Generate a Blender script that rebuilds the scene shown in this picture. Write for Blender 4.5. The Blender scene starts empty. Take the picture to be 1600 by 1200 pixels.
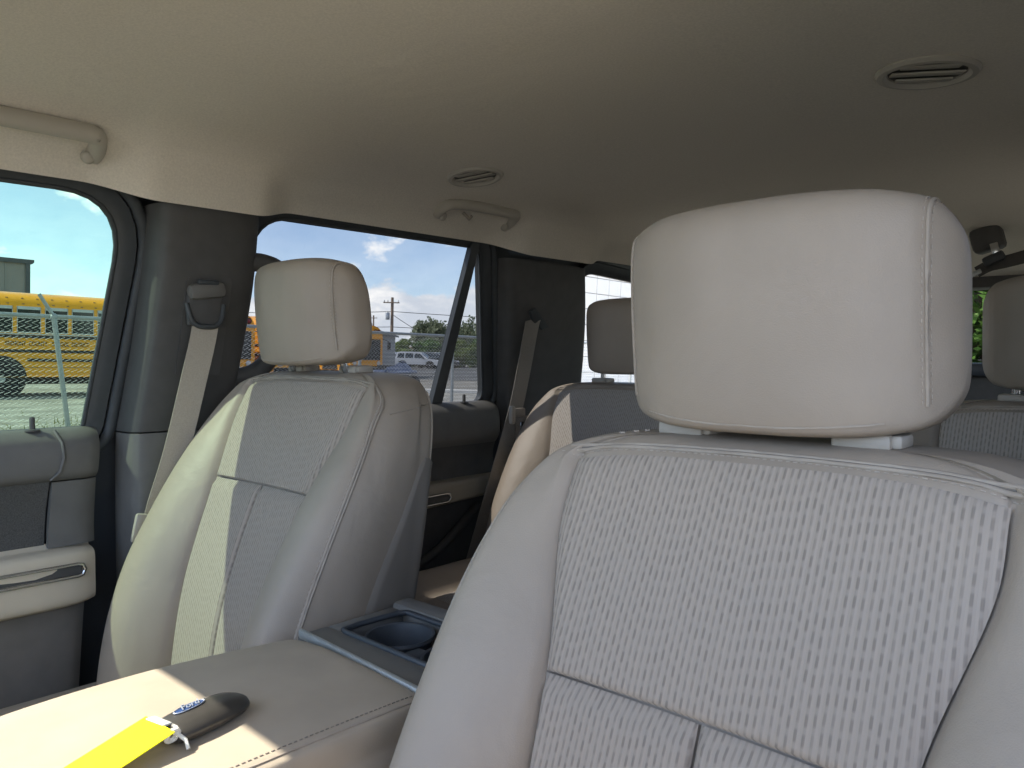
import bpy, bmesh, math, random
from mathutils import Vector, Matrix, Quaternion

# ------------------------------------------------------------------ camera, sky, sun, exposure
SC = bpy.context.scene
COL = SC.collection
EYE = 1.5                                   # eye height above the lot, metres
CAM = Vector((0.71, 0.0, EYE))
YAW = math.radians(43.0)                    # the camera looks 43 deg from straight back, to the passenger side
PITCH = math.radians(2.0)
cam_data = bpy.data.cameras.new('camera')
cam_data.sensor_width = 36.0
cam_data.lens = 36.0 * 1200.0 / 1600.0
cam_data.clip_start = 0.02
cam_data.clip_end = 3000.0
cam = bpy.data.objects.new('camera', cam_data)
COL.objects.link(cam)
cam.location = CAM
cam.rotation_euler = (math.pi / 2 - PITCH, 0.0, YAW)
SC.camera = cam

SUN_TRAVEL = Vector((0.49, 0.70, -1.0)).normalized()
to_sun = -SUN_TRAVEL
SUN_EL = math.asin(to_sun.z)
SUN_AZ = math.atan2(to_sun.x, to_sun.y)

world = bpy.data.worlds.new('World')
SC.world = world
world.use_nodes = True
wn, wl = world.node_tree.nodes, world.node_tree.links
wn.clear()
w_out = wn.new('ShaderNodeOutputWorld')
w_bg = wn.new('ShaderNodeBackground')
w_bg.inputs['Strength'].default_value = 0.15
w_sky = wn.new('ShaderNodeTexSky')
w_sky.sky_type = 'NISHITA'
w_sky.sun_disc = False
w_sky.sun_elevation = SUN_EL
w_sky.sun_rotation = SUN_AZ
w_sky.altitude = 1600
w_sky.air_density = 0.85
w_sky.dust_density = 0.9
w_sky.ozone_density = 0.5


def wmath(op, a, b=None, clamp=False):
    n = wn.new('ShaderNodeMath')
    n.operation = op
    n.use_clamp = clamp
    for i, s in enumerate((a, b)):
        if s is None:
            continue
        if isinstance(s, (int, float)):
            n.inputs[i].default_value = s
        else:
            wl.new(s, n.inputs[i])
    return n.outputs[0]


def wramp(v, lo, hi):
    n = wn.new('ShaderNodeMapRange')
    n.interpolation_type = 'SMOOTHSTEP'
    n.inputs[1].default_value, n.inputs[2].default_value = lo, hi
    wl.new(v, n.inputs[0])
    return n.outputs[0]


w_tc = wn.new('ShaderNodeTexCoord')
w_sep = wn.new('ShaderNodeSeparateXYZ')
wl.new(w_tc.outputs['Generated'], w_sep.inputs[0])


def wnoise(scale, zs, detail, off):
    mp = wn.new('ShaderNodeMapping')
    mp.inputs['Scale'].default_value = (1, 1, zs)
    mp.inputs['Location'].default_value = off
    wl.new(w_tc.outputs['Generated'], mp.inputs[0])
    n = wn.new('ShaderNodeTexNoise')
    n.inputs['Scale'].default_value = scale
    n.inputs['Detail'].default_value = detail
    n.inputs['Roughness'].default_value = 0.58
    wl.new(mp.outputs[0], n.inputs[0])
    return n.outputs[0]


n_big = wnoise(7.0, 1.6, 7, (0.3, 0.1, 0.0))
n_bank = wnoise(9.0, 2.0, 9, (0.15, 0.7, 0.2))
n_fine = wnoise(16.0, 2.2, 8, (1.7, 0.2, 0.4))
# cumulus bank low over the horizon, ragged top, and a few loose clouds above it
edge = wmath('ADD', wmath('MULTIPLY', wmath('SUBTRACT', n_bank, 0.5), 0.17), 0.088)
bank = wramp(wmath('SUBTRACT', edge, w_sep.outputs[2]), 0.0, 0.018)
loose = wmath('MULTIPLY', wramp(wmath('ADD', wmath('MULTIPLY', n_big, 0.7), wmath('MULTIPLY', n_fine, 0.3)), 0.512, 0.61), 0.85)
haze_low = wmath('MULTIPLY', wramp(wmath('MULTIPLY', w_sep.outputs[2], -1.0), -0.30, 0.02), 0.25)
cloud = wmath('MAXIMUM', wmath('MAXIMUM', bank, loose), haze_low, clamp=True)
w_mix = wn.new('ShaderNodeMix')
w_mix.data_type = 'RGBA'
shade = wn.new('ShaderNodeMix')
shade.data_type = 'RGBA'
shade.inputs[6].default_value = (4.6, 4.9, 5.4, 1)
shade.inputs[7].default_value = (8.2, 7.9, 7.5, 1)
wl.new(wramp(wmath('ADD', wmath('MULTIPLY', n_fine, 0.7), wmath('MULTIPLY', w_sep.outputs[2], 1.2)), 0.33, 0.62), shade.inputs[0])
wl.new(cloud, w_mix.inputs[0])
wl.new(w_sky.outputs[0], w_mix.inputs[6])
wl.new(shade.outputs[2], w_mix.inputs[7])
wl.new(w_mix.outputs[2], w_bg.inputs['Color'])
wl.new(w_bg.outputs[0], w_out.inputs['Surface'])

sun_data = bpy.data.lights.new('sun', 'SUN')
sun_data.energy = 3.0
sun_data.angle = math.radians(0.5)
sun_data.color = (1.0, 0.94, 0.84)
sun = bpy.data.objects.new('sun', sun_data)
COL.objects.link(sun)
sun.rotation_euler = SUN_TRAVEL.to_track_quat('-Z', 'Y').to_euler()
sun.location = (-20, -20, 40)

SC.view_settings.view_transform = 'Standard'
SC.view_settings.look = 'None'
SC.view_settings.exposure = 2.4
SC.view_settings.gamma = 1.0
SC.view_settings.use_curve_mapping = False
SC.render.engine = 'CYCLES'
SC.cycles.use_denoising = True
SC.cycles.max_bounces = 7
SC.cycles.use_light_tree = False
SC.cycles.diffuse_bounces = 4
SC.cycles.transparent_max_bounces = 24
SC.cycles.sample_clamp_indirect = 6.0
SC.cycles.caustics_reflective = False
SC.cycles.caustics_refractive = False

random.seed(7)

# ------------------------------------------------------------------ materials


def srgb(r, g, b):
    f = lambda c: (c / 255 / 12.92) if c / 255 <= 0.04045 else ((c / 255 + 0.055) / 1.055) ** 2.4
    return (f(r), f(g), f(b))


def material(name, color, rough=0.6, metal=0.0, var=0.10, vscale=12.0, bump=0.0, bscale=300.0, bdist=0.001,
             spec=0.4, sheen=0.0, coords='Object', detail=3.0, coat=0.0, wave=0.0, wscale=22.0, wdist=0.004):
    """principled material with low-contrast colour mottling and a fine bump, all procedural"""
    m = bpy.data.materials.new(name)
    m.use_nodes = True
    n, l = m.node_tree.nodes, m.node_tree.links
    p = n['Principled BSDF']
    p.inputs['Roughness'].default_value = rough
    p.inputs['Metallic'].default_value = metal
    p.inputs['Specular IOR Level'].default_value = spec
    if sheen:
        p.inputs['Sheen Weight'].default_value = sheen
    if coat:
        p.inputs['Coat Weight'].default_value = coat
        p.inputs['Coat Roughness'].default_value = 0.08
    tc = n.new('ShaderNodeTexCoord')
    nz = n.new('ShaderNodeTexNoise')
    nz.inputs['Scale'].default_value = vscale
    nz.inputs['Detail'].default_value = detail
    l.new(tc.outputs[coords], nz.inputs[0])
    r = n.new('ShaderNodeValToRGB')
    c = color
    r.color_ramp.elements[0].position = 0.3
    r.color_ramp.elements[1].position = 0.7
    r.color_ramp.elements[0].color = (c[0] * (1 - var), c[1] * (1 - var), c[2] * (1 - var), 1)
    r.color_ramp.elements[1].color = (min(1, c[0] * (1 + var)), min(1, c[1] * (1 + var)), min(1, c[2] * (1 + var)), 1)
    l.new(nz.outputs[0], r.inputs[0])
    l.new(r.outputs[0], p.inputs['Base Color'])
    if bump:
        b = n.new('ShaderNodeTexNoise')
        b.inputs['Scale'].default_value = bscale
        b.inputs['Detail'].default_value = 2.0
        l.new(tc.outputs[coords], b.inputs[0])
        bp = n.new('ShaderNodeBump')
        bp.inputs['Strength'].default_value = bump
        bp.inputs['Distance'].default_value = bdist
        l.new(b.outputs[0], bp.inputs['Height'])
        if wave:                      # soft puckers and dents on a larger scale
            b2 = n.new('ShaderNodeTexNoise')
            b2.inputs['Scale'].default_value = wscale
            b2.inputs['Detail'].default_value = 3.0
            b2.inputs['Distortion'].default_value = 0.6
            l.new(tc.outputs[coords], b2.inputs[0])
            bp2 = n.new('ShaderNodeBump')
            bp2.inputs['Strength'].default_value = wave
            bp2.inputs['Distance'].default_value = wdist
            l.new(b2.outputs[0], bp2.inputs['Height'])
            l.new(bp2.outputs[0], bp.inputs['Normal'])
        l.new(bp.outputs[0], p.inputs['Normal'])
    return m


def rib_material(name, light, dark, pitch=0.0057, dash=0.0128):
    """corded seat cloth: vertical ribs with short dark gaps between them, laid out in metres on the UV map"""
    m = bpy.data.materials.new(name)
    m.use_nodes = True
    n, l = m.node_tree.nodes, m.node_tree.links
    p = n['Principled BSDF']
    p.inputs['Roughness'].default_value = 0.85
    p.inputs['Specular IOR Level'].default_value = 0.2
    p.inputs['Sheen Weight'].default_value = 0.15

    def mt(op, a, b=None, c=None):
        q = n.new('ShaderNodeMath')
        q.operation = op
        for i, s in enumerate((a, b, c)):
            if s is None:
                continue
            if isinstance(s, (int, float)):
                q.inputs[i].default_value = s
            else:
                l.new(s, q.inputs[i])
        return q.outputs[0]
    uv = n.new('ShaderNodeUVMap')
    uv.uv_map = 'UVMap'
    nz = n.new('ShaderNodeTexNoise')
    nz.inputs['Scale'].default_value = 55.0
    nz.inputs['Detail'].default_value = 2.0
    l.new(uv.outputs[0], nz.inputs[0])
    sp = n.new('ShaderNodeSeparateXYZ')
    l.new(uv.outputs[0], sp.inputs[0])
    xx = mt('ADD', mt('DIVIDE', mt('ADD', sp.outputs[0], mt('MULTIPLY', nz.outputs[0], 0.0006)), pitch), 100.0)
    col = mt('FLOOR', xx)
    fx = mt('SUBTRACT', xx, col)
    ridge = mt('SUBTRACT', 1.0, mt('SINE', mt('MULTIPLY', fx, math.pi)))   # 0 in the gap, 1 on the rib
    wn_ = n.new('ShaderNodeTexWhiteNoise')
    wn_.noise_dimensions = '1D'
    l.new(col, wn_.inputs[1])
    ph = mt('ADD', mt('MULTIPLY', mt('MODULO', col, 2.0), 0.5), mt('MULTIPLY', wn_.outputs[0], 0.9))
    yy = mt('ADD', mt('DIVIDE', sp.outputs[1], dash), ph)
    dsh = mt('SINE', mt('MULTIPLY', mt('FRACT', yy), math.pi))
    dm = n.new('ShaderNodeMapRange')
    dm.interpolation_type = 'SMOOTHSTEP'
    dm.inputs[1].default_value, dm.inputs[2].default_value = 0.25, 0.9
    l.new(dsh, dm.inputs[0])
    gm = n.new('ShaderNodeMapRange')
    gm.interpolation_type = 'SMOOTHSTEP'
    gm.inputs[1].default_value, gm.inputs[2].default_value = 0.30, 0.02
    l.new(ridge, gm.inputs[0])
    wn2 = n.new('ShaderNodeTexWhiteNoise')
    wn2.noise_dimensions = '1D'
    l.new(mt('ADD', mt('MULTIPLY', col, 37.0), mt('FLOOR', yy)), wn2.inputs[1])
    amp = mt('ADD', mt('MULTIPLY', wn2.outputs[0], 0.55), 0.25)
    gap = mt('MULTIPLY', gm.outputs[0], mt('ADD', mt('MULTIPLY', dm.outputs[0], amp), 0.38))
    mx = n.new('ShaderNodeMix')
    mx.data_type = 'RGBA'
    mx.inputs[6].default_value = (*light, 1)
    mx.inputs[7].default_value = (*dark, 1)
    l.new(gap, mx.inputs[0])
    l.new(mx.outputs[2], p.inputs['Base Color'])
    bp = n.new('ShaderNodeBump')
    bp.inputs['Strength'].default_value = 0.35
    bp.inputs['Distance'].default_value = 0.0012
    l.new(mt('SUBTRACT', ridge, gap), bp.inputs['Height'])
    l.new(bp.outputs[0], p.inputs['Normal'])
    return m


def glass_material(name, tint, gloss=0.035, film=0.03):
    m = bpy.data.materials.new(name)
    m.use_nodes = True
    n, l = m.node_tree.nodes, m.node_tree.links
    n.remove(n['Principled BSDF'])
    t = n.new('ShaderNodeBsdfTransparent')
    nz = n.new('ShaderNodeTexNoise')
    nz.inputs['Scale'].default_value = 6.0
    r = n.new('ShaderNodeValToRGB')
    r.color_ramp.elements[0].color = (*[c * 0.985 for c in tint], 1)
    r.color_ramp.elements[1].color = (*tint, 1)
    tc = n.new('ShaderNodeTexCoord')
    l.new(tc.outputs['Object'], nz.inputs[0])
    l.new(nz.outputs[0], r.inputs[0])
    l.new(r.outputs[0], t.inputs[0])
    g = n.new('ShaderNodeBsdfGlossy')
    g.inputs['Roughness'].default_value = 0.02
    mx = n.new('ShaderNodeMixShader')
    mx.inputs[0].default_value = gloss
    l.new(t.outputs[0], mx.inputs[1])
    l.new(g.outputs[0], mx.inputs[2])
    # dusty film with smears
    fd = n.new('ShaderNodeBsdfDiffuse')
    fd.inputs[0].default_value = (0.5, 0.48, 0.44, 1)
    sm = n.new('ShaderNodeTexNoise')
    sm.inputs['Scale'].default_value = 9.0
    sm.inputs['Detail'].default_value = 6.0
    sm.inputs['Distortion'].default_value = 1.5
    l.new(tc.outputs['Object'], sm.inputs[0])
    mr = n.new('ShaderNodeMapRange')
    mr.inputs[1].default_value, mr.inputs[2].default_value = 0.4, 0.75
    mr.inputs[3].default_value, mr.inputs[4].default_value = 0.004, film
    l.new(sm.outputs[0], mr.inputs[0])
    m2 = n.new('ShaderNodeMixShader')
    l.new(mr.outputs[0], m2.inputs[0])
    l.new(mx.outputs[0], m2.inputs[1])
    l.new(fd.outputs[0], m2.inputs[2])
    l.new(m2.outputs[0], n['Material Output'].inputs[0])
    return m


def leaf_material(name, a, b):
    m = material(name, a, rough=0.6, var=0.0, spec=0.3)
    n, l = m.node_tree.nodes, m.node_tree.links
    p = n['Principled BSDF']
    ramp = [x for x in n if x.type == 'VALTORGB'][0]
    ramp.color_ramp.elements[0].color = (*a, 1)
    ramp.color_ramp.elements[1].color = (*b, 1)
    nz = [x for x in n if x.type == 'TEX_NOISE'][0]
    nz.inputs['Scale'].default_value = 1.6
    tr = n.new('ShaderNodeBsdfTranslucent')
    l.new(ramp.outputs[0], tr.inputs[0])
    mx = n.new('ShaderNodeMixShader')
    mx.inputs[0].default_value = 0.3
    l.new(p.outputs[0], mx.inputs[1])
    l.new(tr.outputs[0], mx.inputs[2])
    l.new(mx.outputs[0], n['Material Output'].inputs[0])
    return m


M = {}
M['leather'] = material('seat_leather', (0.318, 0.266, 0.214), rough=0.50, var=0.05, vscale=9, bump=0.3, bscale=850, bdist=0.0007, spec=0.4, wave=0.34, wscale=13, wdist=0.008)
M['leather_rear'] = material('rear_seat_leather', (0.275, 0.232, 0.187), rough=0.5, var=0.05, vscale=9, bump=0.3, bscale=850, bdist=0.0007, spec=0.4, wave=0.34, wscale=13, wdist=0.008)  # seat leather darkened to paint in the shade on the right rear seat
M['leather_back'] = material('seat_side_leather', (0.31, 0.285, 0.255), rough=0.5, var=0.05, vscale=9, bump=0.22, bscale=900, bdist=0.0006, spec=0.35)
M['stitch'] = material('seam_thread', (0.40, 0.345, 0.29), rough=0.8, var=0.1, vscale=200)
M['seam'] = material('seam_piping', (0.33, 0.282, 0.232), rough=0.6, var=0.06, vscale=60)
M['cloth'] = rib_material('ribbed_seat_cloth', (0.345, 0.294, 0.246), (0.222, 0.188, 0.157))
M['cloth_rear'] = rib_material('rear_ribbed_seat_cloth', (0.40, 0.36, 0.32), (0.23, 0.208, 0.185))
M['shell'] = material('seat_shell_plastic', (0.22, 0.192, 0.165), rough=0.6, var=0.05, bump=0.2, bscale=700, bdist=0.0004)
M['headliner'] = material('headliner_cloth', (0.72, 0.672, 0.585), rough=0.95, var=0.07, vscale=300, bump=0.35, bscale=700, bdist=0.0009, spec=0.1, detail=4, wave=0.25, wscale=3.5, wdist=0.03)
M['beige_plastic'] = material('beige_plastic', (0.46, 0.43, 0.37), rough=0.5, var=0.03, bump=0.12, bscale=900, bdist=0.0003)
M['pale_plastic'] = material('pale_plastic', (0.36, 0.325, 0.28), rough=0.45, var=0.03)
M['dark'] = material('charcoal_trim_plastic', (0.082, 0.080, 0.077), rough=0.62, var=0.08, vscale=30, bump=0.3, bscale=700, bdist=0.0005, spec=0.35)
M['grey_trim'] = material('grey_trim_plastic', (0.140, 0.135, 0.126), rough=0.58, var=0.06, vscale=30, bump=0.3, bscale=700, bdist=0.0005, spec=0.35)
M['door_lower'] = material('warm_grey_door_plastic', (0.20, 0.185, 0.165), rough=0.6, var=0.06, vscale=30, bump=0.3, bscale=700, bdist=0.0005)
M['groove'] = material('seam_shadow_gap', (0.16, 0.14, 0.12), rough=0.8, var=0.05)  # dark tube colour, painting the shade between the twin seams
M['mesh_cloth'] = material('dark_door_cloth', (0.085, 0.082, 0.076), rough=0.9, var=0.3, vscale=500, bump=0.4, bscale=600, bdist=0.0008)
M['rubber'] = material('seal_rubber', (0.050, 0.056, 0.060), rough=0.55, var=0.1, vscale=60, spec=0.4)
M['frame_black'] = material('door_frame_black', (0.052, 0.058, 0.062), rough=0.42, var=0.08, vscale=40)
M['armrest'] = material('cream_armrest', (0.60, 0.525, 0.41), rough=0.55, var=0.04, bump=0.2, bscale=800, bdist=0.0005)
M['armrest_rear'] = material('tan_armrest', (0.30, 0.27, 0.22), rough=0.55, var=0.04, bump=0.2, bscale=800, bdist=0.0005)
M['chrome'] = material('satin_chrome', (0.62, 0.63, 0.64), rough=0.18, metal=1.0, var=0.03)
M['steel'] = material('galvanised_steel', (0.40, 0.42, 0.42), rough=0.45, metal=0.5, var=0.12, vscale=30)
M['fence_wire'] = material('galvanised_fence_wire', (0.58, 0.60, 0.60), rough=0.5, metal=0.2, var=0.1, vscale=30)
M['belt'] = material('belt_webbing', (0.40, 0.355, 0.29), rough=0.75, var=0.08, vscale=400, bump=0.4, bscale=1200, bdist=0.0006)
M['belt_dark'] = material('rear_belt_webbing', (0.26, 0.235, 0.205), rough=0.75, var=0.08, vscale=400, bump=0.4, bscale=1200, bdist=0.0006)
M['lid'] = material('console_lid_leather', (0.36, 0.305, 0.24), rough=0.5, var=0.08, vscale=14, bump=0.22, bscale=900, bdist=0.0006)
M['tray'] = material('cup_tray_plastic', (0.045, 0.052, 0.062), rough=0.45, var=0.08)
M['carpet'] = material('floor_carpet', (0.10, 0.095, 0.09), rough=0.95, var=0.25, vscale=300, bump=0.5, bscale=500, bdist=0.002)
M['fob'] = material('key_fob_plastic', (0.045, 0.042, 0.038), rough=0.3, var=0.1, vscale=80, spec=0.5)
M['emblem'] = material('emblem_blue', (0.03, 0.06, 0.16), rough=0.2, var=0.05, spec=0.6)
M['silver'] = material('emblem_silver', (0.38, 0.42, 0.50), rough=0.4, metal=0.4, var=0.05)
M['tag'] = material('tag_yellow', (0.93, 0.88, 0.015), rough=0.4, var=0.05, vscale=60)
M['tape'] = material('clear_tape', (0.68, 0.68, 0.64), rough=0.25, var=0.1, vscale=120, spec=0.6)
M['ink'] = material('black_ink', (0.02, 0.02, 0.02), rough=0.6, var=0.1)
M['glass_front'] = glass_material('front_door_glass', (0.205, 0.275, 0.215))
M['glass_rear'] = glass_material('privacy_glass', (0.172, 0.176, 0.182))
M['glass_quarter'] = glass_material('quarter_glass', (0.72, 0.69, 0.64))
M['glass_tail'] = glass_material('tailgate_glass', (0.32, 0.345, 0.31))
M['glass_shield'] = glass_material('windshield_glass', (0.86, 0.86, 0.82))
M['hood_paint'] = material('white_hood_paint', (0.74, 0.74, 0.72), rough=0.25, var=0.02, coat=0.5)  # white chosen so the unseen hood throws more sun upwards
M['car_paint'] = material('body_paint_grey', (0.06, 0.065, 0.07), rough=0.3, var=0.02)

# ------------------------------------------------------------------ small mesh toolkit


def tag(o, label=None, cat=None, group=None, kind=None):
    if label:
        o['label'] = label
    if cat:
        o['category'] = cat
    if group:
        o['group'] = group
    if kind:
        o['kind'] = kind
    return o


def thing(name, label, cat, loc=(0, 0, 0), rz=0.0, group=None):
    o = bpy.data.objects.new(name, None)
    o.empty_display_size = 0.1
    COL.objects.link(o)
    o.location = loc
    o.rotation_euler = (0, 0, rz)
    return tag(o, label, cat, group)


def smooth_mesh(me, angle=None):
    me.polygons.foreach_set('use_smooth', [True] * len(me.polygons))
    if angle is not None:
        try:
            me.set_sharp_from_angle(angle=math.radians(angle))
        except Exception:
            pass


def obj(name, verts, faces, mat, parent=None, smooth=None, uv=None):
    """one mesh object; parented parts keep world-space vertices relative to the parent's origin"""
    me = bpy.data.meshes.new(name)
    me.from_pydata([tuple(v) for v in verts], [], faces)
    if uv is not None:
        lay = me.uv_layers.new(name='UVMap')
        for lp in me.loops:
            lay.data[lp.index].uv = uv[lp.vertex_index]
    me.validate()
    bm = bmesh.new()
    bm.from_mesh(me)
    bmesh.ops.recalc_face_normals(bm, faces=bm.faces)
    bm.to_mesh(me)
    bm.free()
    if smooth is not None:
        smooth_mesh(me, smooth)
    me.materials.append(mat)
    o = bpy.data.objects.new(name, me)
    COL.objects.link(o)
    o.parent = parent
    return o


class MB:
    """collects vertices and faces of one part"""

    def __init__(self):
        self.v, self.f = [], []

    def add(self, verts, faces):
        b = len(self.v)
        self.v += [Vector(p) for p in verts]
        self.f += [tuple(i + b for i in q) for q in faces]
        return self

    def box(self, c, s, rot=None):
        hx, hy, hz = s[0] / 2, s[1] / 2, s[2] / 2
        vs = [Vector((x, y, z)) for x in (-hx, hx) for y in (-hy, hy) for z in (-hz, hz)]
        if rot is not None:
            vs = [rot @ p for p in vs]
        c = Vector(c)
        return self.add([p + c for p in vs], [(0, 1, 3, 2), (4, 6, 7, 5), (0, 4, 5, 1), (2, 3, 7, 6), (0, 2, 6, 4), (1, 5, 7, 3)])

    def rbox(self, c, s, r=0.004, rot=None):
        """box with chamfered edges"""
        hx, hy, hz = s[0] / 2, s[1] / 2, s[2] / 2
        r = min(r, hx * .9, hy * .9, hz * .9)
        bm = bmesh.new()
        bmesh.ops.create_cube(bm, size=1.0)
        for v in bm.verts:
            v.co = Vector((v.co.x * 2 * hx, v.co.y * 2 * hy, v.co.z * 2 * hz))
        bmesh.ops.bevel(bm, geom=list(bm.edges), offset=r, segments=2, profile=0.5, affect='EDGES')
        c = Vector(c)
        vs = [((rot @ v.co) if rot is not None else v.co.copy()) + c for v in bm.verts]
        bm.verts.index_update()
        fs = [tuple(v.index for v in f.verts) for f in bm.faces]
        bm.free()
        return self.add(vs, fs)

    def tube(self, path, r, n=8, closed=False, caps=True, flat=1.0, up=None):
        path = [Vector(p) for p in path]
        m = len(path)
        rs = r if isinstance(r, (list, tuple)) else [r] * m
        vs, fs = [], []
        prev = None
        for i, p in enumerate(path):
            a = path[(i - 1) % m] if (closed or i > 0) else p
            b = path[(i + 1) % m] if (closed or i < m - 1) else p
            t = (b - a).normalized()
            if prev is None:
                ref = up or (Vector((0, 0, 1)) if abs(t.z) < 0.9 else Vector((1, 0, 0)))
                nrm = (ref - t * ref.dot(t)).normalized()
            else:
                nrm = (prev - t * prev.dot(t))
                nrm = nrm.normalized() if nrm.length > 1e-6 else prev
            prev = nrm
            bi = t.cross(nrm)
            for k in range(n):
                an = 2 * math.pi * k / n
                vs.append(p + nrm * (math.cos(an) * rs[i] * flat) + bi * (math.sin(an) * rs[i]))
        for i in range(m if closed else m - 1):
            j = (i + 1) % m
            for k in range(n):
                k2 = (k + 1) % n
                fs.append((i * n + k, i * n + k2, j * n + k2, j * n + k))
        if not closed and caps:
            fs.append(tuple(range(n - 1, -1, -1)))
            fs.append(tuple((m - 1) * n + k for k in range(n)))
        return self.add(vs, fs)

    def lathe(self, prof, axis_o, axis_d, n=24, ref=None):
        """prof: list of (radius, height along axis)"""
        d = Vector(axis_d).normalized()
        ref = Vector(ref) if ref else (Vector((0, 0, 1)) if abs(d.z) < 0.9 else Vector((1, 0, 0)))
        a = (ref - d * ref.dot(d)).normalized()
        b = d.cross(a)
        o = Vector(axis_o)
        vs = []
        for (r, h) in prof:
            for k in range(n):
                t = 2 * math.pi * k / n
                vs.append(o + d * h + a * (r * math.cos(t)) + b * (r * math.sin(t)))
        fs = []
        for i in range(len(prof) - 1):
            for k in range(n):
                k2 = (k + 1) % n
                fs.append((i * n + k, i * n + k2, (i + 1) * n + k2, (i + 1) * n + k))
        fs.append(tuple(range(n)))
        fs.append(tuple((len(prof) - 1) * n + k for k in range(n)))
        return self.add(vs, fs)

    def prism(self, poly, fn, d0, d1):
        """polygon (list of 2D points) between depths d0 and d1; fn(p, d) gives the 3D point"""
        n = len(poly)
        vs = [fn(p, d0) for p in poly] + [fn(p, d1) for p in poly]
        fs = [tuple(range(n)), tuple(range(2 * n - 1, n - 1, -1))]
        for i in range(n):
            j = (i + 1) % n
            fs.append((i, j, n + j, n + i))
        return self.add(vs, fs)

    def build(self, name, mat, parent=None, smooth=None):
        return obj(name, self.v, self.f, mat, parent, smooth)


def crom(p0, p1, p2, p3, t):
    return 0.5 * ((2 * p1) + (p2 - p0) * t + (2 * p0 - 5 * p1 + 4 * p2 - p3) * t * t + (3 * p1 - p0 - 3 * p2 + p3) * t ** 3)


def spline(pts, n, closed=False):
    """n samples of a Catmull-Rom curve through pts"""
    pts = [Vector(p) for p in pts]
    m = len(pts)
    seg = m if closed else m - 1
    out = []
    for i in range(n):
        s = seg * i / (n if closed else (n - 1))
        k = min(int(s), seg - 1)
        t = s - k
        if closed:
            q = [pts[(k + j) % m] for j in (-1, 0, 1, 2)]
        else:
            q = [pts[max(0, min(m - 1, k + j))] for j in (-1, 0, 1, 2)]
        out.append(crom(*q, t))
    return out


def lerp_tab(tab, x):
    """piecewise smooth table lookup, tab sorted by first entry"""
    if x <= tab[0][0]:
        return tab[0][1]
    if x >= tab[-1][0]:
        return tab[-1][1]
    for i in range(len(tab) - 1):
        if tab[i][0] <= x <= tab[i + 1][0]:
            p = [tab[max(0, min(len(tab) - 1, i + j))] for j in (-1, 0, 1, 2)]
            x1, y1, x2, y2 = p[1][0], p[1][1], p[2][0], p[2][1]
            h = x2 - x1
            t = (x - x1) / h
            m1 = (p[2][1] - p[0][1]) / max(1e-6, p[2][0] - p[0][0]) * h
            m2 = (p[3][1] - p[1][1]) / max(1e-6, p[3][0] - p[1][0]) * h
            return ((2 * t ** 3 - 3 * t * t + 1) * y1 + (t ** 3 - 2 * t * t + t) * m1 + (-2 * t ** 3 + 3 * t * t) * y2 + (t ** 3 - t * t) * m2)


def grid_faces(nu, nv, closed_u=False):
    fs = []
    for j in range(nv - 1):
        for i in range(nu if closed_u else nu - 1):
            i2 = (i + 1) % nu
            fs.append((j * nu + i, j * nu + i2, (j + 1) * nu + i2, (j + 1) * nu + i))
    return fs


def loft(sections, nu, nv, closed_u=True, cap=True):
    """smooth surface through sections (equal point counts); returns verts, faces"""
    rows = [spline(s, nu, closed_u) for s in sections]
    cols = [spline([r[i] for r in rows], nv) for i in range(nu)]
    vs = [cols[i][j] for j in range(nv) for i in range(nu)]
    fs = grid_faces(nu, nv, closed_u)
    if cap and closed_u:
        fs.append(tuple(range(nu)))
        fs.append(tuple((nv - 1) * nu + i for i in range(nu)))
    return vs, fs


def sheet(fn, us, vs_, thick=None):
    """grid surface fn(u, v) over two parameter lists; thick: vector offset that gives it a second skin"""
    P = [Vector(fn(u, v)) for v in vs_ for u in us]
    nu, nv = len(us), len(vs_)
    fs = grid_faces(nu, nv)
    if thick is not None:
        n0 = len(P)
        t = Vector(thick)
        P = P + [p + t for p in P]
        fs2 = [tuple(i + n0 for i in reversed(f)) for f in fs]
        rim = [i for i in range(nu)] + [j * nu + nu - 1 for j in range(1, nv)] + [(nv - 1) * nu + i for i in range(nu - 2, -1, -1)] + [j * nu for j in range(nv - 2, 0, -1)]
        side = []
        for a in range(len(rim)):
            b = (a + 1) % len(rim)
            side.append((rim[a], rim[b], rim[b] + n0, rim[a] + n0))
        fs = fs + fs2 + side
    return P, fs


def lin(a, b, n):
    return [a + (b - a) * i / (n - 1) for i in range(n)]


def E(x, y, z):
    """point given by its height relative to the eye"""
    return Vector((x, y, z + EYE))

# ------------------------------------------------------------------ the cabin of the car
# car axes: +Y towards the tailgate, -X the passenger side, heights given relative to the eye
CAR = thing('car_cabin', 'inside of the parked car: beige headliner, charcoal pillars, grey doors and tinted windows all around', 'car interior')


def side_x(z):
    return 0.83 - 0.27 * max(z + 0.13, 0.0)


def SP(s, y, z, d=0.0):
    """point on the cabin side s (-1 passenger, +1 driver), d metres inboard of the glass"""
    return E(s * (side_x(z) - d), y, z)


def round_poly(pts, seg=7):
    """pts: (y, z, radius); closed outline with rounded corners"""
    out = []
    n = len(pts)
    for i in range(n):
        p = Vector(pts[i][:2])
        a = Vector(pts[i - 1][:2])
        b = Vector(pts[(i + 1) % n][:2])
        r = pts[i][2]
        u, v = (a - p).normalized(), (b - p).normalized()
        ang = u.angle(v)
        t = min(r / math.tan(ang / 2), (a - p).length * .49, (b - p).length * .49)
        p0, p1 = p + u * t, p + v * t
        for k in range(seg + 1):
            q = k / seg
            out.append((1 - q) ** 2 * p0 + 2 * q * (1 - q) * p + q * q * p1)
    return out


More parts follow.
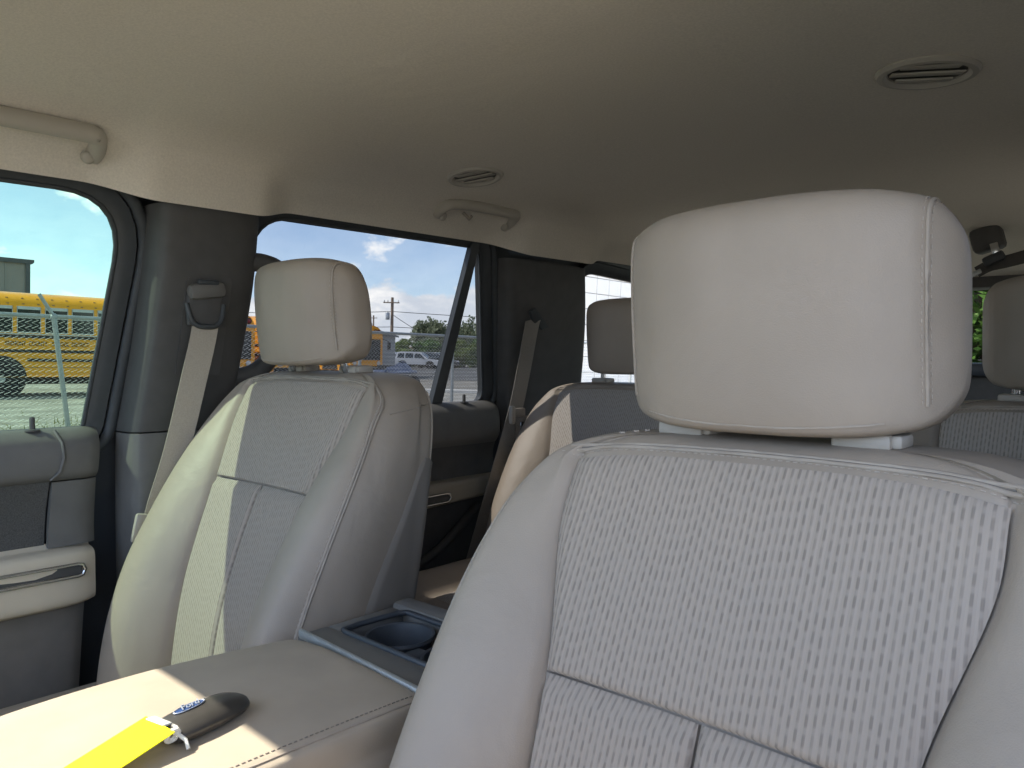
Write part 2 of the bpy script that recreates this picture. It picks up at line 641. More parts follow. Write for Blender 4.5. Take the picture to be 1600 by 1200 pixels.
def densify(path, step=0.05):
    out = []
    n = len(path)
    for i in range(n):
        a, b = path[i], path[(i + 1) % n]
        k = max(1, int((b - a).length / step))
        for j in range(k):
            out.append(a.lerp(b, j / k))
    return out


def ring(s, path, section, dfn=None):
    """sweep a section of (outward, inboard) pairs round a closed (y, z) outline on side s"""
    n = len(path)
    area = sum(path[i].x * path[(i + 1) % n].y - path[(i + 1) % n].x * path[i].y for i in range(n))
    vs, fs = [], []
    for i in range(n):
        a, b = path[i - 1], path[(i + 1) % n]
        t = (b - a).normalized()
        nrm = Vector((t.y, -t.x)) if area > 0 else Vector((-t.y, t.x))
        for (o, d) in section:
            q = path[i] + nrm * o
            vs.append(SP(s, q.x, q.y, d))
    m = len(section)
    for i in range(n):
        j = (i + 1) % n
        for k in range(m - 1):
            fs.append((i * m + k, j * m + k, j * m + k + 1, i * m + k + 1))
    return vs, fs


def circ(o, d, r, n=10, flat=1.0):
    return [(o + r * math.cos(2 * math.pi * k / n), d + r * flat * math.sin(2 * math.pi * k / n)) for k in range(n + 1)]


FRONT_WIN = densify(round_poly([(-0.75, -0.13, 0.03), (0.49, -0.13, 0.012), (0.533, 0.281, 0.10), (-0.25, 0.276, 0.05)]))
REAR_WIN = densify(round_poly([(0.752, -0.13, 0.03), (0.783, 0.285, 0.085), (1.405, 0.281, 0.035), (1.525, -0.125, 0.03)]))
QUARTER_WIN = densify(round_poly([(1.925, -0.11, 0.05), (1.835, 0.258, 0.06), (2.75, 0.215, 0.06), (2.90, -0.11, 0.05)]))


def pane(name, s, path, mat, parent, d=0.0):
    n = len(path)
    vs = [SP(s, p.x, p.y, d) for p in path] + [SP(s, p.x, p.y, d - 0.004) for p in path]
    fs = [tuple(range(n)), tuple(range(2 * n - 1, n - 1, -1))]
    fs += [(i, (i + 1) % n, n + (i + 1) % n, n + i) for i in range(n)]
    # thin rim keeps the pane solid; only its inboard face matters for the tint
    return obj(name, vs[:n], [tuple(range(n))], mat, parent)


def profile_sheet(name, s, prof, y0, y1, mat, parent, ny=14, thick=0.012, end_round=0.0):
    """strip of door trim: prof is a list of (distance from centre line, z); runs from y0(z) to y1(z)"""
    pts = spline([Vector((a, b, 0)) for a, b in prof], max(10, len(prof) * 4))
    def fn(v, p):
        ya = y0(p.y) if callable(y0) else y0
        yb = y1(p.y) if callable(y1) else y1
        y = ya + (yb - ya) * v
        edge = max(0.0, 1 - (1 - v) * (yb - ya) / 0.03) if end_round else 0.0
        return E(s * (p.x + end_round * edge * edge), y, p.y)
    P, fs = sheet(fn, [0, .3, .6, .8, .9, .95, .98, .99, 1.0] if end_round else lin(0, 1, ny), pts, thick=(s * thick, 0, 0))
    return obj(name, P, fs, mat, parent, smooth=40)


def rounded_bar(name, s, y0, y1, z0, z1, x0, x1, mat, parent, r=0.02, slope=0.0, taper=0.0):
    """padded armrest: rounded block along Y between z0..z1, from x0 (wall) to x1 (inboard)"""
    secs = []
    for k, q in enumerate((0.0, 0.02, 0.06, 0.2, 0.5, 0.8, 0.94, 0.98, 1.0)):
        y = y0 + (y1 - y0) * q
        e = min(q, 1 - q)
        g = 1.0 if e >= 0.06 else (0.55 if e == 0 else (0.86 if e <= 0.021 else 0.97))
        zc = (z0 + z1) / 2 + slope * (y - y0)
        hz = (z1 - z0) / 2 * (1 - taper * q)
        xi = x0 + (x1 - x0) * (0.5 + 0.5 * g)
        hz2 = hz * (0.8 + 0.2 * g)
        sec = [(x0, -1), (xi + r, -1), (xi + r * .3, -.93), (xi, -.7), (xi, 0), (xi, .7), (xi + r * .3, .93), (xi + r, 1), (x0, 1)]
        secs.append([E(s * a, y, zc + b * hz2) for a, b in sec])
    vs, fs = loft(secs, 48, 36)
    return obj(name, vs, fs, mat, parent, smooth=60)


def cabin_side(s):
    full = True
    body = MB()
    # outer body side: sheet metal round the openings, a little outboard of the glass
    for path in ([FRONT_WIN] if full else []) + [REAR_WIN, QUARTER_WIN]:
        body.add(*ring(s, path, [(0.004, -0.006), (0.004, -0.02), (0.14, -0.03)]))
    body.add(*sheet(lambda y, z: E(s * 0.885, y, z), lin(-1.1 if full else 0.55, 3.25, 12), lin(-0.95, -0.14, 6)))
    body.add(*sheet(lambda y, z: SP(s, y, z, -0.03), lin(0.53, 0.76, 3), lin(-0.13, 0.30, 4)))
    body.add(*sheet(lambda q, z: SP(s, (1.575 - 0.29 * (z + 0.125)) * (1 - q) + 1.90 * q, z, -0.03), lin(0, 1, 4), lin(-0.13, 0.30, 4)))
    body.add(*sheet(lambda y, z: SP(s, y, z, -0.03), lin(2.74, 3.3, 4), lin(-0.13, 0.30, 4)))
    body.add(*sheet(lambda y, z: SP(s, y, z, -0.03), lin(-0.4 if full else 0.55, 3.3, 12), lin(0.285, 0.40, 3)))
    body.build('body_side', M['car_paint'], CAR, smooth=50)

    frame_sec = [(0.0, -0.008), (0.0, 0.002), (0.006, 0.006), (0.02, 0.009), (0.034, 0.009), (0.038, 0.003), (0.038, -0.012)]
    for which, path in (('front', FRONT_WIN), ('rear', REAR_WIN)):
        if which == 'front' and not full:
            continue
        door = bpy.data.objects.new('door', None)
        COL.objects.link(door)
        door.parent = CAR
        if s < 0:
            tag(door, 'front passenger door with cream armrest and green-tinted window' if which == 'front' else 'rear door with tan armrest and darker privacy window')
        obj('window_frame', *ring(s, path, frame_sec), M['frame_black'], door, smooth=40)
        obj('window_gasket', *ring(s, path, circ(0.001, 0.003, 0.0040, 8)), M['rubber'], door, smooth=60)
        obj('door_seal', *ring(s, path, circ(0.048, 0.006, 0.0105, 12)), M['rubber'], door, smooth=60)
        if which == 'front':
            if s < 0:                 # the driver's window is wound down
                pane('window_glass', s, path, M['glass_front'], door)
            ye = lambda z: 0.508 + 0.07 * (z + 0.15)
            profile_sheet('door_cap', s, [(0.832, -0.131), (0.822, -0.126), (0.80, -0.132), (0.782, -0.148), (0.776, -0.175), (0.778, -0.205), (0.79, -0.217)], -0.62, ye, M['grey_trim'], door, end_round=0.012)
            profile_sheet('cloth_insert', s, [(0.792, -0.214), (0.798, -0.26), (0.797, -0.30), (0.79, -0.338)], -0.62, lambda z: 0.425 + 0.10 * (z + 0.225), M['mesh_cloth'], door)
            profile_sheet('insert_panel', s, [(0.788, -0.219), (0.787, -0.26), (0.785, -0.30), (0.778, -0.332)], lambda z: 0.428 + 0.10 * (z + 0.225), ye, M['grey_trim'], door, end_round=0.012)
            MB().tube([SP(s, 0.437, -0.13, 0.03), E(s * .779, 0.443, -0.15), E(s * .7735, 0.444, -0.175), E(s * .775, 0.438, -0.20), E(s * .784, 0.425, -0.214)], 0.003, 8).build('cap_crease', M['grey_trim'], door, smooth=60)
            rounded_bar('armrest', s, -0.62, 0.487, -0.438, -0.334, 0.80, 0.752, M['armrest'], door, r=0.03)
            profile_sheet('lower_panel', s, [(0.79, -0.434), (0.795, -0.46), (0.797, -0.6), (0.80, -0.85)], -0.62, lambda z: 0.482 + 0.07 * (z + 0.44), M['door_lower'], door, end_round=0.012)
            pull = MB()
            zz = -0.371
            pull.tube([E(s * 0.7505, y, z) for y, z in ((-0.25, zz + .012), (0.455, zz + .010), (0.463, zz + .008), (0.467, zz), (0.463, zz - .009), (0.455, zz - .011), (-0.25, zz - .012))], 0.0032, 8)
            pull.build('door_pull_trim', M['chrome'], door, smooth=60)
            MB().rbox(E(s * 0.7545, 0.105, zz), (0.006, 0.715, 0.019), 0.002).build('door_pull_slot', M['dark'], door)
            lk = MB()
            lk.lathe([(0.012, 0), (0.012, 0.003), (0.0045, 0.004), (0.0045, 0.022), (0.0035, 0.025)], SP(s, 0.405, -0.129, 0.022), (0, 0, 1), 16)
            lk.build('lock_pin', M['dark'], door, smooth=40)
            strip = [E(s * 0.822, -0.5, -0.1295), E(s * 0.822, 0.49, -0.1295)]
            MB().tube(strip, 0.004, 8).build('belt_weatherstrip', M['rubber'], door, smooth=60)
        else:
            main = [p for p in REAR_WIN]
            xcut = lambda z: 1.343 + 0.0915 * (z + 0.125)
            a = [p for p in main if p.x <= xcut(p.y) - 0.001]
            # main pane is everything ahead of the divider, the fixed light is behind it
            left = [p if p.x < xcut(p.y) else Vector((xcut(p.y), p.y)) for p in main]
            right = [p if p.x > xcut(p.y) else Vector((xcut(p.y), p.y)) for p in main]
            def clean(pp):
                out = []
                for p in pp:
                    if not out or (p - out[-1]).length > 1e-4:
                        out.append(p)
                return out
            pane('window_glass', s, clean(left), M['glass_rear'], door)
            pane('fixed_quarter_glass', s, clean(right), M['glass_rear'], door)
            MB().prism([(xcut(-0.135) - 0.018, -0.135), (xcut(-0.135) + 0.018, -0.135), (xcut(0.29) + 0.013, 0.29), (xcut(0.29) - 0.012, 0.29)],
                       lambda p, d: SP(s, p[0], p[1], d), -0.004, 0.014).build('window_divider', M['frame_black'], door)
            ye = lambda z: 1.553 + 0.02 * (z + 0.15)
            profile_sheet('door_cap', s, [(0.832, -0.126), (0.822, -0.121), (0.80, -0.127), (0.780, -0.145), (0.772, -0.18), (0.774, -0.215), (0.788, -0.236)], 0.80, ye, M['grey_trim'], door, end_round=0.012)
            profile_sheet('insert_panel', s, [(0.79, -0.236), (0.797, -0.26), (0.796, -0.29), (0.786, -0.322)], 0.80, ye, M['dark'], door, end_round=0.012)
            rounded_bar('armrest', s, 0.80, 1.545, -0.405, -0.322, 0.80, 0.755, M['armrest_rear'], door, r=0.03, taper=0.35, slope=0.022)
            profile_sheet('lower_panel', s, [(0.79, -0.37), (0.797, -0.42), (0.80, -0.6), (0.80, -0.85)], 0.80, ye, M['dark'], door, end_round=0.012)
            pk = [E(s * 0.788, 1.10, -0.56), E(s * 0.783, 1.22, -0.535), E(s * 0.781, 1.32, -0.50), E(s * 0.783, 1.40, -0.45), E(s * 0.788, 1.47, -0.405)]
            MB().tube(spline(pk, 20), 0.012, 8).build('map_pocket_lip', M['dark'], door, smooth=60)
            zz = -0.362
            MB().tube([E(s * 0.7525, y, z) for y, z in ((1.0, zz + .009), (1.322, zz + .011), (1.332, zz + .009), (1.337, zz), (1.332, zz - .009), (1.322, zz - .011), (1.0, zz - .013))], 0.003, 8).build('door_pull_trim', M['chrome'], door, smooth=60)
            MB().rbox(E(s * 0.756, 1.165, zz - 0.001), (0.006, 0.34, 0.018), 0.002).build('door_pull_slot', M['dark'], door)
            MB().lathe([(0.012, 0), (0.012, 0.003), (0.0045, 0.004), (0.0045, 0.020), (0.0035, 0.023)], SP(s, 1.435, -0.124, 0.022), (0, 0, 1), 16).build('lock_pin', M['dark'], door, smooth=40)

    # B-pillar trim, upper and lower piece
    def pillar(name, zs, mat, prof, shift, grow):
        secs = []
        for z in zs:
            secs.append([SP(s, y + shift(z), z, d + grow(z)) for y, d in prof])
        vs, fs = loft(secs, 72, max(8, len(zs) * 5))
        return obj(name, vs, fs, mat, CAR, smooth=60)
    bprof = [(0.560, 0.0), (0.559, 0.03), (0.562, 0.055), (0.569, 0.072), (0.586, 0.082), (0.65, 0.086), (0.71, 0.082), (0.750, 0.066), (0.764, 0.036), (0.766, 0.006), (0.74, -0.02), (0.66, -0.022), (0.58, -0.02)]
    bsh = lambda z: lerp_tab([(-0.9, -0.02), (-0.14, -0.012), (0.0, 0.0), (0.2, 0.008), (0.28, 0.008)], z)
    pillar('pillar_trim', [0.272, 0.25, 0.15, 0.05, -0.05, -0.138], M['dark'], bprof, bsh, lambda z: -0.014 * max(0.0, (z - 0.19) / 0.08))
    pillar('pillar_trim', [-0.141, -0.16, -0.25, -0.4, -0.6, -0.88], M['grey_trim'], bprof, bsh, lambda z: 0.0025 + 0.02 * max(0, -z - 0.25))
    cprof = [(0.0, 0.0), (0.0, 0.03), (0.012, 0.052), (0.05, 0.062), (0.17, 0.066), (0.29, 0.058), (0.345, 0.045), (0.363, 0.02), (0.365, -0.01), (0.3, -0.02), (0.1, -0.02)]
    pillar('pillar_trim', [0.262, 0.24, 0.12, 0.0, -0.12, -0.3, -0.6, -0.88], M['dark'], cprof, lambda z: 1.543 - 0.27 * max(z, -0.35), lambda z: -0.014 * max(0.0, (z - 0.19) / 0.08))
    dprof = [(0.0, 0.0), (0.0, 0.03), (0.02, 0.055), (0.2, 0.066), (0.36, 0.06), (0.37, -0.02), (0.1, -0.02)]
    pillar('pillar_trim', [0.262, 0.2, 0.1, -0.02, -0.12, -0.3, -0.6, -0.88], M['dark'], dprof, lambda z: 2.86 - 0.35 * z if z > -0.12 else 2.90, lambda z: 0.0)
    # cargo side panel under the quarter window
    profile_sheet('cargo_side_panel', s, [(0.83, -0.115), (0.80, -0.118), (0.775, -0.14), (0.77, -0.3), (0.77, -0.85)], 1.93, 3.2, M['dark'], CAR)
    obj('quarter_window_frame', *ring(s, QUARTER_WIN, frame_sec), M['frame_black'], CAR, smooth=40)
    pane('quarter_window_glass', s, QUARTER_WIN, M['glass_quarter'], CAR)

    # grab handles under the headliner edge
    def grab(ys, slim, x_in, zc):
        y0, y1 = ys
        h = bpy.data.objects.new('grab_handle', None)
        COL.objects.link(h)
        h.parent = CAR
        L = y1 - y0
        path = [E(s * 0.668, y0 + 0.012, zc - 0.020), E(s * 0.652, y0 + 0.010, zc - 0.012), E(s * 0.636, y0 + 0.014, zc - 0.004), E(s * 0.628, y0 + 0.030, zc + 0.000), E(s * (x_in + 0.018), y0 + 0.08, zc + 0.003), E(s * (x_in + 0.015), y0 + L * .5, zc + 0.003),
                E(s * (x_in + 0.018), y1 - 0.06, zc + 0.003), E(s * 0.622, y1 - 0.022, zc + 0.001), E(s * 0.636, y1 - 0.014, zc - 0.004), E(s * 0.652, y1 - 0.010, zc - 0.012), E(s * 0.668, y1 - 0.012, zc - 0.020)]
        MB().tube(spline(path, 60), slim, 14, flat=1.25, up=Vector((0, 0, 1))).build('grip', M['beige_plastic'], h, smooth=60)
        for yy in (y0 + 0.022, y1 - 0.022):
            MB().lathe([(0.010, 0), (0.010, 0.010), (0.007, 0.013), (0.001, 0.014)], E(s * 0.664, yy, zc - 0.024), (-s * 0.9, 0, -0.43), 18).build('pivot_cap', M['beige_plastic'], h, smooth=50)
        return h
    if full:
        grab((-0.20, 0.475), 0.0135, 0.602, 0.352)
    grab((1.205, 1.462), 0.0125, 0.604, 0.360)
    hk = MB()
    hk.tube([E(s * 0.655, 1.29, 0.350), E(s * 0.64, 1.29, 0.338), E(s * 0.635, 1.29, 0.332), E(s * 0.625, 1.29, 0.338)], 0.004, 8)
    hk.build('coat_hook', M['pale_plastic'], CAR, smooth=60)
    # entry handle on the rear edge of the B-pillar
    loop = [SP(s, 0.742, 0.186, 0.045), SP(s, 0.785, 0.186, 0.05), SP(s, 0.818, 0.172, 0.052), SP(s, 0.832, 0.13, 0.052), SP(s, 0.834, 0.06, 0.052), SP(s, 0.826, 0.005, 0.052), SP(s, 0.798, -0.028, 0.05), SP(s, 0.765, -0.040, 0.045), SP(s, 0.735, -0.042, 0.04)]
    MB().tube(spline(loop, 40), 0.0185, 14).build('entry_handle', M['dark'], CAR, smooth=60)


cabin_side(-1)
cabin_side(1)

# headliner with a moulded crown, roof skin above it
HL = [(0.0, 0.417), (0.2, 0.415), (0.42, 0.405), (0.56, 0.388), (0.635, 0.362), (0.668, 0.334), (0.685, 0.312), (0.692, 0.292)]


def headliner_z(x, y):
    z = lerp_tab([(a, b) for a, b in HL], abs(x))
    if y > 2.5:
        z -= 0.13 * ((y - 2.5) / 0.7) ** 2 * max(0.0, 1 - (abs(x) / 0.72) ** 4)
    if y < 0.0:
        z -= 0.045 * ((0.0 - y) / 0.27) ** 2 * max(0.0, 1 - (abs(x) / 0.70) ** 4)
    # a shallow moulded swell over the front seats
    z += 0.012 * math.exp(-((y - 0.42) / 0.22) ** 2) * max(0.0, 1 - (abs(x) / 0.52) ** 4)
    return z


_xs = spline([Vector((a, b, 0)) for a, b in HL], 41)
HL_PILLAR = [(0.0, 0.417), (0.2, 0.415), (0.42, 0.405), (0.55, 0.389), (0.608, 0.364), (0.628, 0.335), (0.637, 0.304), (0.641, 0.268)]
_xp = spline([Vector((a, b, 0)) for a, b in HL_PILLAR], 41)


def over_pillar(y):
    """1 where the headliner is drawn down over a pillar, 0 over the doors"""
    f = lambda a, b, e: max(0.0, min(1.0, (y - a) / e)) * max(0.0, min(1.0, (b - y) / e))
    w = max(f(0.45, 0.85, 0.11), f(1.40, 1.90, 0.13), f(2.80, 3.6, 0.07))
    return w * w * (3 - 2 * w)


def hl_fast(u, v):
    k = min(40, int(round(abs(u) * 40)))
    p = _xs[k].lerp(_xp[k], over_pillar(v))
    sx = -1 if u < 0 else 1
    dz = headliner_z(min(p.x, 0.6915), v) - lerp_tab(HL, min(p.x, 0.6915))
    return E(sx * p.x, v, p.y + dz)


P_, F_ = sheet(hl_fast, [i / 40 for i in range(-40, 41)], lin(-0.105, 3.22, 260), thick=(0, 0, 0.012))
obj('headliner', P_, F_, M['headliner'], CAR, smooth=50)
P_, F_ = sheet(lambda x, y: E(x, y, 0.455 - 0.10 * (abs(x) / 0.76) ** 4 - (0.05 * ((y - 2.5) / 0.8) ** 2 if y > 2.5 else 0)), lin(-0.76, 0.76, 17), lin(-0.135, 3.35, 30), thick=(0, 0, 0.006))
obj('roof_panel', P_, F_, M['car_paint'], CAR, smooth=50)
MB().rbox(E(0, -0.12, 0.375), (1.30, 0.06, 0.06), 0.02).build('windshield_header', M['headliner'], CAR, smooth=40)


def vent(x, y, r, tilt):
    """round roof vent: moulded rim and angled louvres"""
    z = headliner_z(x, y)
    v = bpy.data.objects.new('air_vent', None)
    COL.objects.link(v)
    v.parent = CAR
    o = E(x, y, z)
    slope = (headliner_z(x + 0.02, y) - headliner_z(x - 0.02, y)) / 0.04
    ax = Vector((slope, 0, -1)).normalized()
    m = MB()
    m.lathe([(r * 1.0, -0.004), (r * 1.0, 0.003), (r * 0.95, 0.007), (r * 0.84, 0.008), (r * 0.76, 0.003), (r * 0.74, -0.012)], o, ax, 48)
    m.f = m.f[:-2]
    m.build('vent_rim', M['beige_plastic'], v, smooth=40)
    mm = MB().lathe([(r * 0.75, -0.0), (r * 0.75, 0.0005)], o + ax * 0.0005, ax, 40)
    mm.build('vent_throat', M['grey_trim'], v)
    ca, sa = math.cos(tilt), math.sin(tilt)
    t1 = Vector((ca, sa, 0))
    t1 = (t1 - ax * t1.dot(ax)).normalized()
    t2 = ax.cross(t1)
    rot = Matrix((t1, t2, ax)).transposed()
    tw = rot @ Matrix.Rotation(math.radians(9), 3, 'X')
    for k in range(-1, 2):
        off = k * r * 0.44
        half = math.sqrt(max(1e-5, (0.72 * r) ** 2 - off * off))
        MB().rbox(o + t2 * off + ax * 0.0035, (2 * half * 0.97, r * 0.40, 0.003), 0.0012, tw).build('slat', M['beige_plastic'], v, smooth=40)
    return v


vent(0.386, 1.215, 0.068, math.radians(25))
vent(-0.505, 1.185, 0.062, math.radians(25))

# front end: windshield, pillars, dashboard, cowl; the driver's door stands open
WS = [E(-0.64, -0.12, 0.36), E(0.64, -0.12, 0.36), E(0.78, -1.12, -0.12), E(-0.78, -1.12, -0.12)]
P_, F_ = sheet(lambda u, v: WS[0].lerp(WS[1], u).lerp(WS[3].lerp(WS[2], u), v) + Vector((0, -0.10 * (1 - (2 * u - 1) ** 2) * v, 0.03 * math.sin(math.pi * v))), lin(0, 1, 13), lin(0, 1, 9))
obj('windshield_glass', P_, F_, M['glass_shield'], CAR, smooth=60)
for s in (-1, 1):
    MB().tube(spline([E(s * 0.66, -0.12, 0.345), E(s * 0.70, -0.42, 0.23), E(s * 0.76, -0.84, 0.03), E(s * 0.80, -1.12, -0.13)], 16), 0.034, 10).build('pillar_trim', M['headliner'], CAR, smooth=60)
dash = [[E(x, y, z) for y, z in ((-1.2, -0.17), (-1.0, -0.14), (-0.75, -0.16), (-0.62, -0.20), (-0.62, -0.30), (-0.67, -0.42), (-0.75, -0.62), (-1.2, -0.70))] for x in (-0.78, -0.6, -0.2, 0.2, 0.6, 0.78)]
vs, fs = loft(dash, 48, 20)
obj('dashboard', vs, fs, M['dark'], CAR, smooth=50)
MB().box(E(0, -1.24, -0.45), (1.75, 0.05, 0.72)).build('bulkhead', M['dark'], CAR)
P_, F_ = sheet(lambda x, y: E(x, y, -0.88 + 0.02 * math.sin(9 * x)), lin(-0.885, 0.885, 20), lin(-1.25, 3.3, 30), thick=(0, 0, -0.05))
obj('floor_carpet', P_, F_, M['carpet'], CAR, smooth=60)
hood_sec = [[E(x, y, z - 0.10 * (abs(x) / 0.95) ** 4) for x in (-0.95, -0.8, -0.5, -0.2, 0.2, 0.5, 0.8, 0.95)] for y, z in ((-1.28, -0.16), (-1.6, -0.15), (-2.1, -0.18), (-2.45, -0.23), (-2.6, -0.32))]
vs, fs = loft(hood_sec, 40, 24, closed_u=False, cap=False)
obj('hood', vs, fs, M['hood_paint'], CAR, smooth=60)  # unseen hood, added to bounce sunlight up onto the headliner
# tailgate with its window
MB().box(E(0, 3.27, -0.48), (1.70, 0.06, 0.84)).build('tailgate_trim', M['dark'], CAR)
MB().rbox(E(0, 3.22, -0.045), (1.62, 0.10, 0.05), 0.015).build('tailgate_sill', M['tray'], CAR, smooth=40)
MB().rbox(E(0, 3.24, 0.285), (1.45, 0.10, 0.075), 0.02).build('tailgate_header', M['dark'], CAR, smooth=40)
for s in (-1, 1):
    MB().rbox(E(s * 0.745, 3.25, 0.12), (0.22, 0.08, 0.42), 0.02).build('tailgate_pillar', M['dark'], CAR, smooth=40)
obj('tailgate_glass', [E(-0.66, 3.24, -0.07), E(0.66, 3.24, -0.07), E(0.62, 3.24, 0.26), E(-0.62, 3.24, 0.26)], [(0, 1, 2, 3)], M['glass_tail'], CAR)

# ------------------------------------------------------------------ seat belts


def ribbon(path, width, side_dir, thick=0.0014):
    """flat webbing along a path; side_dir gives the width direction"""
    path = [Vector(p) for p in path]
    vs, fs = [], []
    n = len(path)
    for i, p in enumerate(path):
        t = (path[min(n - 1, i + 1)] - path[max(0, i - 1)]).normalized()
        sd = side_dir(i / (n - 1)) if callable(side_dir) else Vector(side_dir)
        sd = (sd - t * sd.dot(t)).normalized()
        nn = t.cross(sd).normalized()
        for a, b in ((-1, -1), (1, -1), (1, 1), (-1, 1)):
            vs.append(p + sd * (a * width / 2) + nn * (b * thick / 2))
    for i in range(n - 1):
        for k in range(4):
            k2 = (k + 1) % 4
            fs.append((i * 4 + k, i * 4 + k2, (i + 1) * 4 + k2, (i + 1) * 4 + k))
    fs += [(0, 1, 2, 3), tuple((n - 1) * 4 + k for k in (3, 2, 1, 0))]
    return vs, fs


FB = thing('seat_belt', 'beige belt hanging from the pillar beside the passenger front seat', 'seat belt')
pth = spline([E(-0.693, 0.652, 0.095), E(-0.684, 0.652, 0.055), E(-0.690, 0.630, -0.05), E(-0.705, 0.603, -0.18), E(-0.722, 0.573, -0.30), E(-0.742, 0.555, -0.46), E(-0.755, 0.55, -0.62)], 30)
obj('webbing', *ribbon(pth, 0.047, (0.10, 1, 0.25)), M['belt'], FB, smooth=40)
MB().prism([(0.615, -0.03), (0.70, -0.035), (0.705, 0.14), (0.70, 0.148), (0.625, 0.146), (0.618, 0.138)], lambda p, d: SP(-1, p[0], p[1], d), 0.065, 0.0880).build('slider_panel', M['dark'], FB)
MB().rbox(E(-0.683, 0.655, 0.122), (0.026, 0.070, 0.030), 0.010, Matrix.Rotation(math.radians(8), 3, 'X')).build('height_slider', M['grey_trim'], FB, smooth=40)
gd = MB()
gd.rbox(E(-0.689, 0.653, 0.088), (0.018, 0.066, 0.064), 0.008)
gd.build('belt_guide', M['dark'], FB, smooth=40)
MB().tube(spline([E(-0.684, 0.618, 0.098), E(-0.680, 0.624, 0.070), E(-0.679, 0.636, 0.058), E(-0.678, 0.653, 0.056), E(-0.679, 0.670, 0.058), E(-0.680, 0.682, 0.070), E(-0.684, 0.688, 0.098)], 24), 0.005, 8).build('guide_ring', M['frame_black'], FB, smooth=60)
MB().rbox(E(-0.712, 0.545, -0.305), (0.012, 0.032, 0.052), 0.005, Matrix.Rotation(math.radians(-12), 3, 'X')).build('latch_plate', M['pale_plastic'], FB, smooth=40)
MB().rbox(E(-0.676, 0.655, 0.137), (0.012, 0.040, 0.010), 0.004).build('slider_button', M['frame_black'], FB, smooth=40)

for ch in FB.children:                       # the belt hangs just clear of the pillar face
    ch.location.x += 0.0 if ch.name.startswith('slider_panel') else 0.012
RB = thing('seat_belt', 'brown-grey belt slanting down from the dark pillar behind the rear door', 'seat belt')
pth = spline([E(-0.705, 1.605, 0.115), E(-0.700, 1.590, 0.08), E(-0.700, 1.555, -0.05), E(-0.705, 1.525, -0.16), E(-0.715, 1.46, -0.34), E(-0.725, 1.395, -0.52), E(-0.735, 1.34, -0.68)], 30)
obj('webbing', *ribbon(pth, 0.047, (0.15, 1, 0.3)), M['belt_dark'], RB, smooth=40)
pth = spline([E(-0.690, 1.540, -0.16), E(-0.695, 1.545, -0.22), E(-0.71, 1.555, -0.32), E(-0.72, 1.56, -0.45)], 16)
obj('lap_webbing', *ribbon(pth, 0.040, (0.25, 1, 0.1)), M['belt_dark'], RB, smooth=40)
MB().rbox(E(-0.692, 1.528, -0.150), (0.014, 0.048, 0.026), 0.005).build('latch_plate', M['belt_dark'], RB, smooth=40)
MB().rbox(E(-0.688, 1.500, -0.155), (0.014, 0.018, 0.050), 0.006).build('belt_stop', M['pale_plastic'], RB, smooth=40)
MB().rbox(E(-0.690, 1.545, -0.195), (0.005, 0.020, 0.040), 0.002).build('latch_tongue', M['chrome'], RB, smooth=40)
sl = MB()
sl.prism([(1.575, 0.125), (1.592, 0.135), (1.665, 0.085), (1.64, 0.078), (1.60, 0.095)], lambda p, d: SP(-1, p[0], p[1], d), 0.055, 0.072)
sl.build('belt_slot_bezel', M['frame_black'], RB)

CBELT = thing('ceiling_belt_anchor', 'dark ceiling-mounted belt housing with a shiny tongue above the tailgate window', 'belt anchor')
hz = headliner_z(0.16, 2.75)
MB().rbox(E(0.155, 2.76, 0.365), (0.085, 0.075, 0.075), 0.014, Matrix.Rotation(math.radians(-14), 3, 'Y')).build('housing', M['dark'], CBELT, smooth=40)
MB().rbox(E(0.185, 2.71, 0.325), (0.022, 0.006, 0.045), 0.003, Matrix.Rotation(math.radians(-14), 3, 'Y')).build('latch_tongue', M['chrome'], CBELT, smooth=40)
MB().rbox(E(0.180, 2.72, 0.300), (0.06, 0.03, 0.03), 0.008, Matrix.Rotation(math.radians(-25), 3, 'Y')).build('belt_buckle', M['frame_black'], CBELT, smooth=40)
obj('webbing', *ribbon(spline([E(0.135, 2.72, 0.262), E(0.17, 2.72, 0.280), E(0.21, 2.72, 0.288), E(0.27, 2.74, 0.305), E(0.38, 2.80, 0.345)], 24), 0.045, (0, 0.5, 0.9)), M['dark'], CBELT, smooth=40)
MB().rbox(E(0.128, 2.715, 0.256), (0.045, 0.006, 0.016), 0.003, Matrix.Rotation(math.radians(-24), 3, 'Y')).build('end_clip', M['steel'], CBELT, smooth=40)

# ------------------------------------------------------------------ seats
from mathutils.bvhtree import BVHTree

YF = [(-0.72, 0.385), (-0.62, 0.397), (-0.43, 0.430), (-0.256, 0.494), (-0.114, 0.565), (-0.09, 0.580)]
YB = [(-0.72, 0.56), (-0.62, 0.58), (-0.256, 0.645), (-0.10, 0.688), (-0.08, 0.692)]
WD = [(-0.72, 0.25), (-0.62, 0.262), (-0.4, 0.274), (-0.295, 0.275), (-0.21, 0.269), (-0.15, 0.255), (-0.114, 0.237), (-0.092, 0.214)]
XI = [(-0.72, 0.12), (-0.62, 0.124), (-0.43, 0.132), (-0.256, 0.146), (-0.15, 0.175), (-0.10, 0.177)]
PB = [(-0.72, 0.07), (-0.62, 0.078), (-0.45, 0.072), (-0.30, 0.048), (-0.2, 0.026), (-0.1, 0.003)]
REC = [(-0.72, 0.012), (-0.122, 0.012), (-0.096, 0.004), (-0.084, 0.0)]


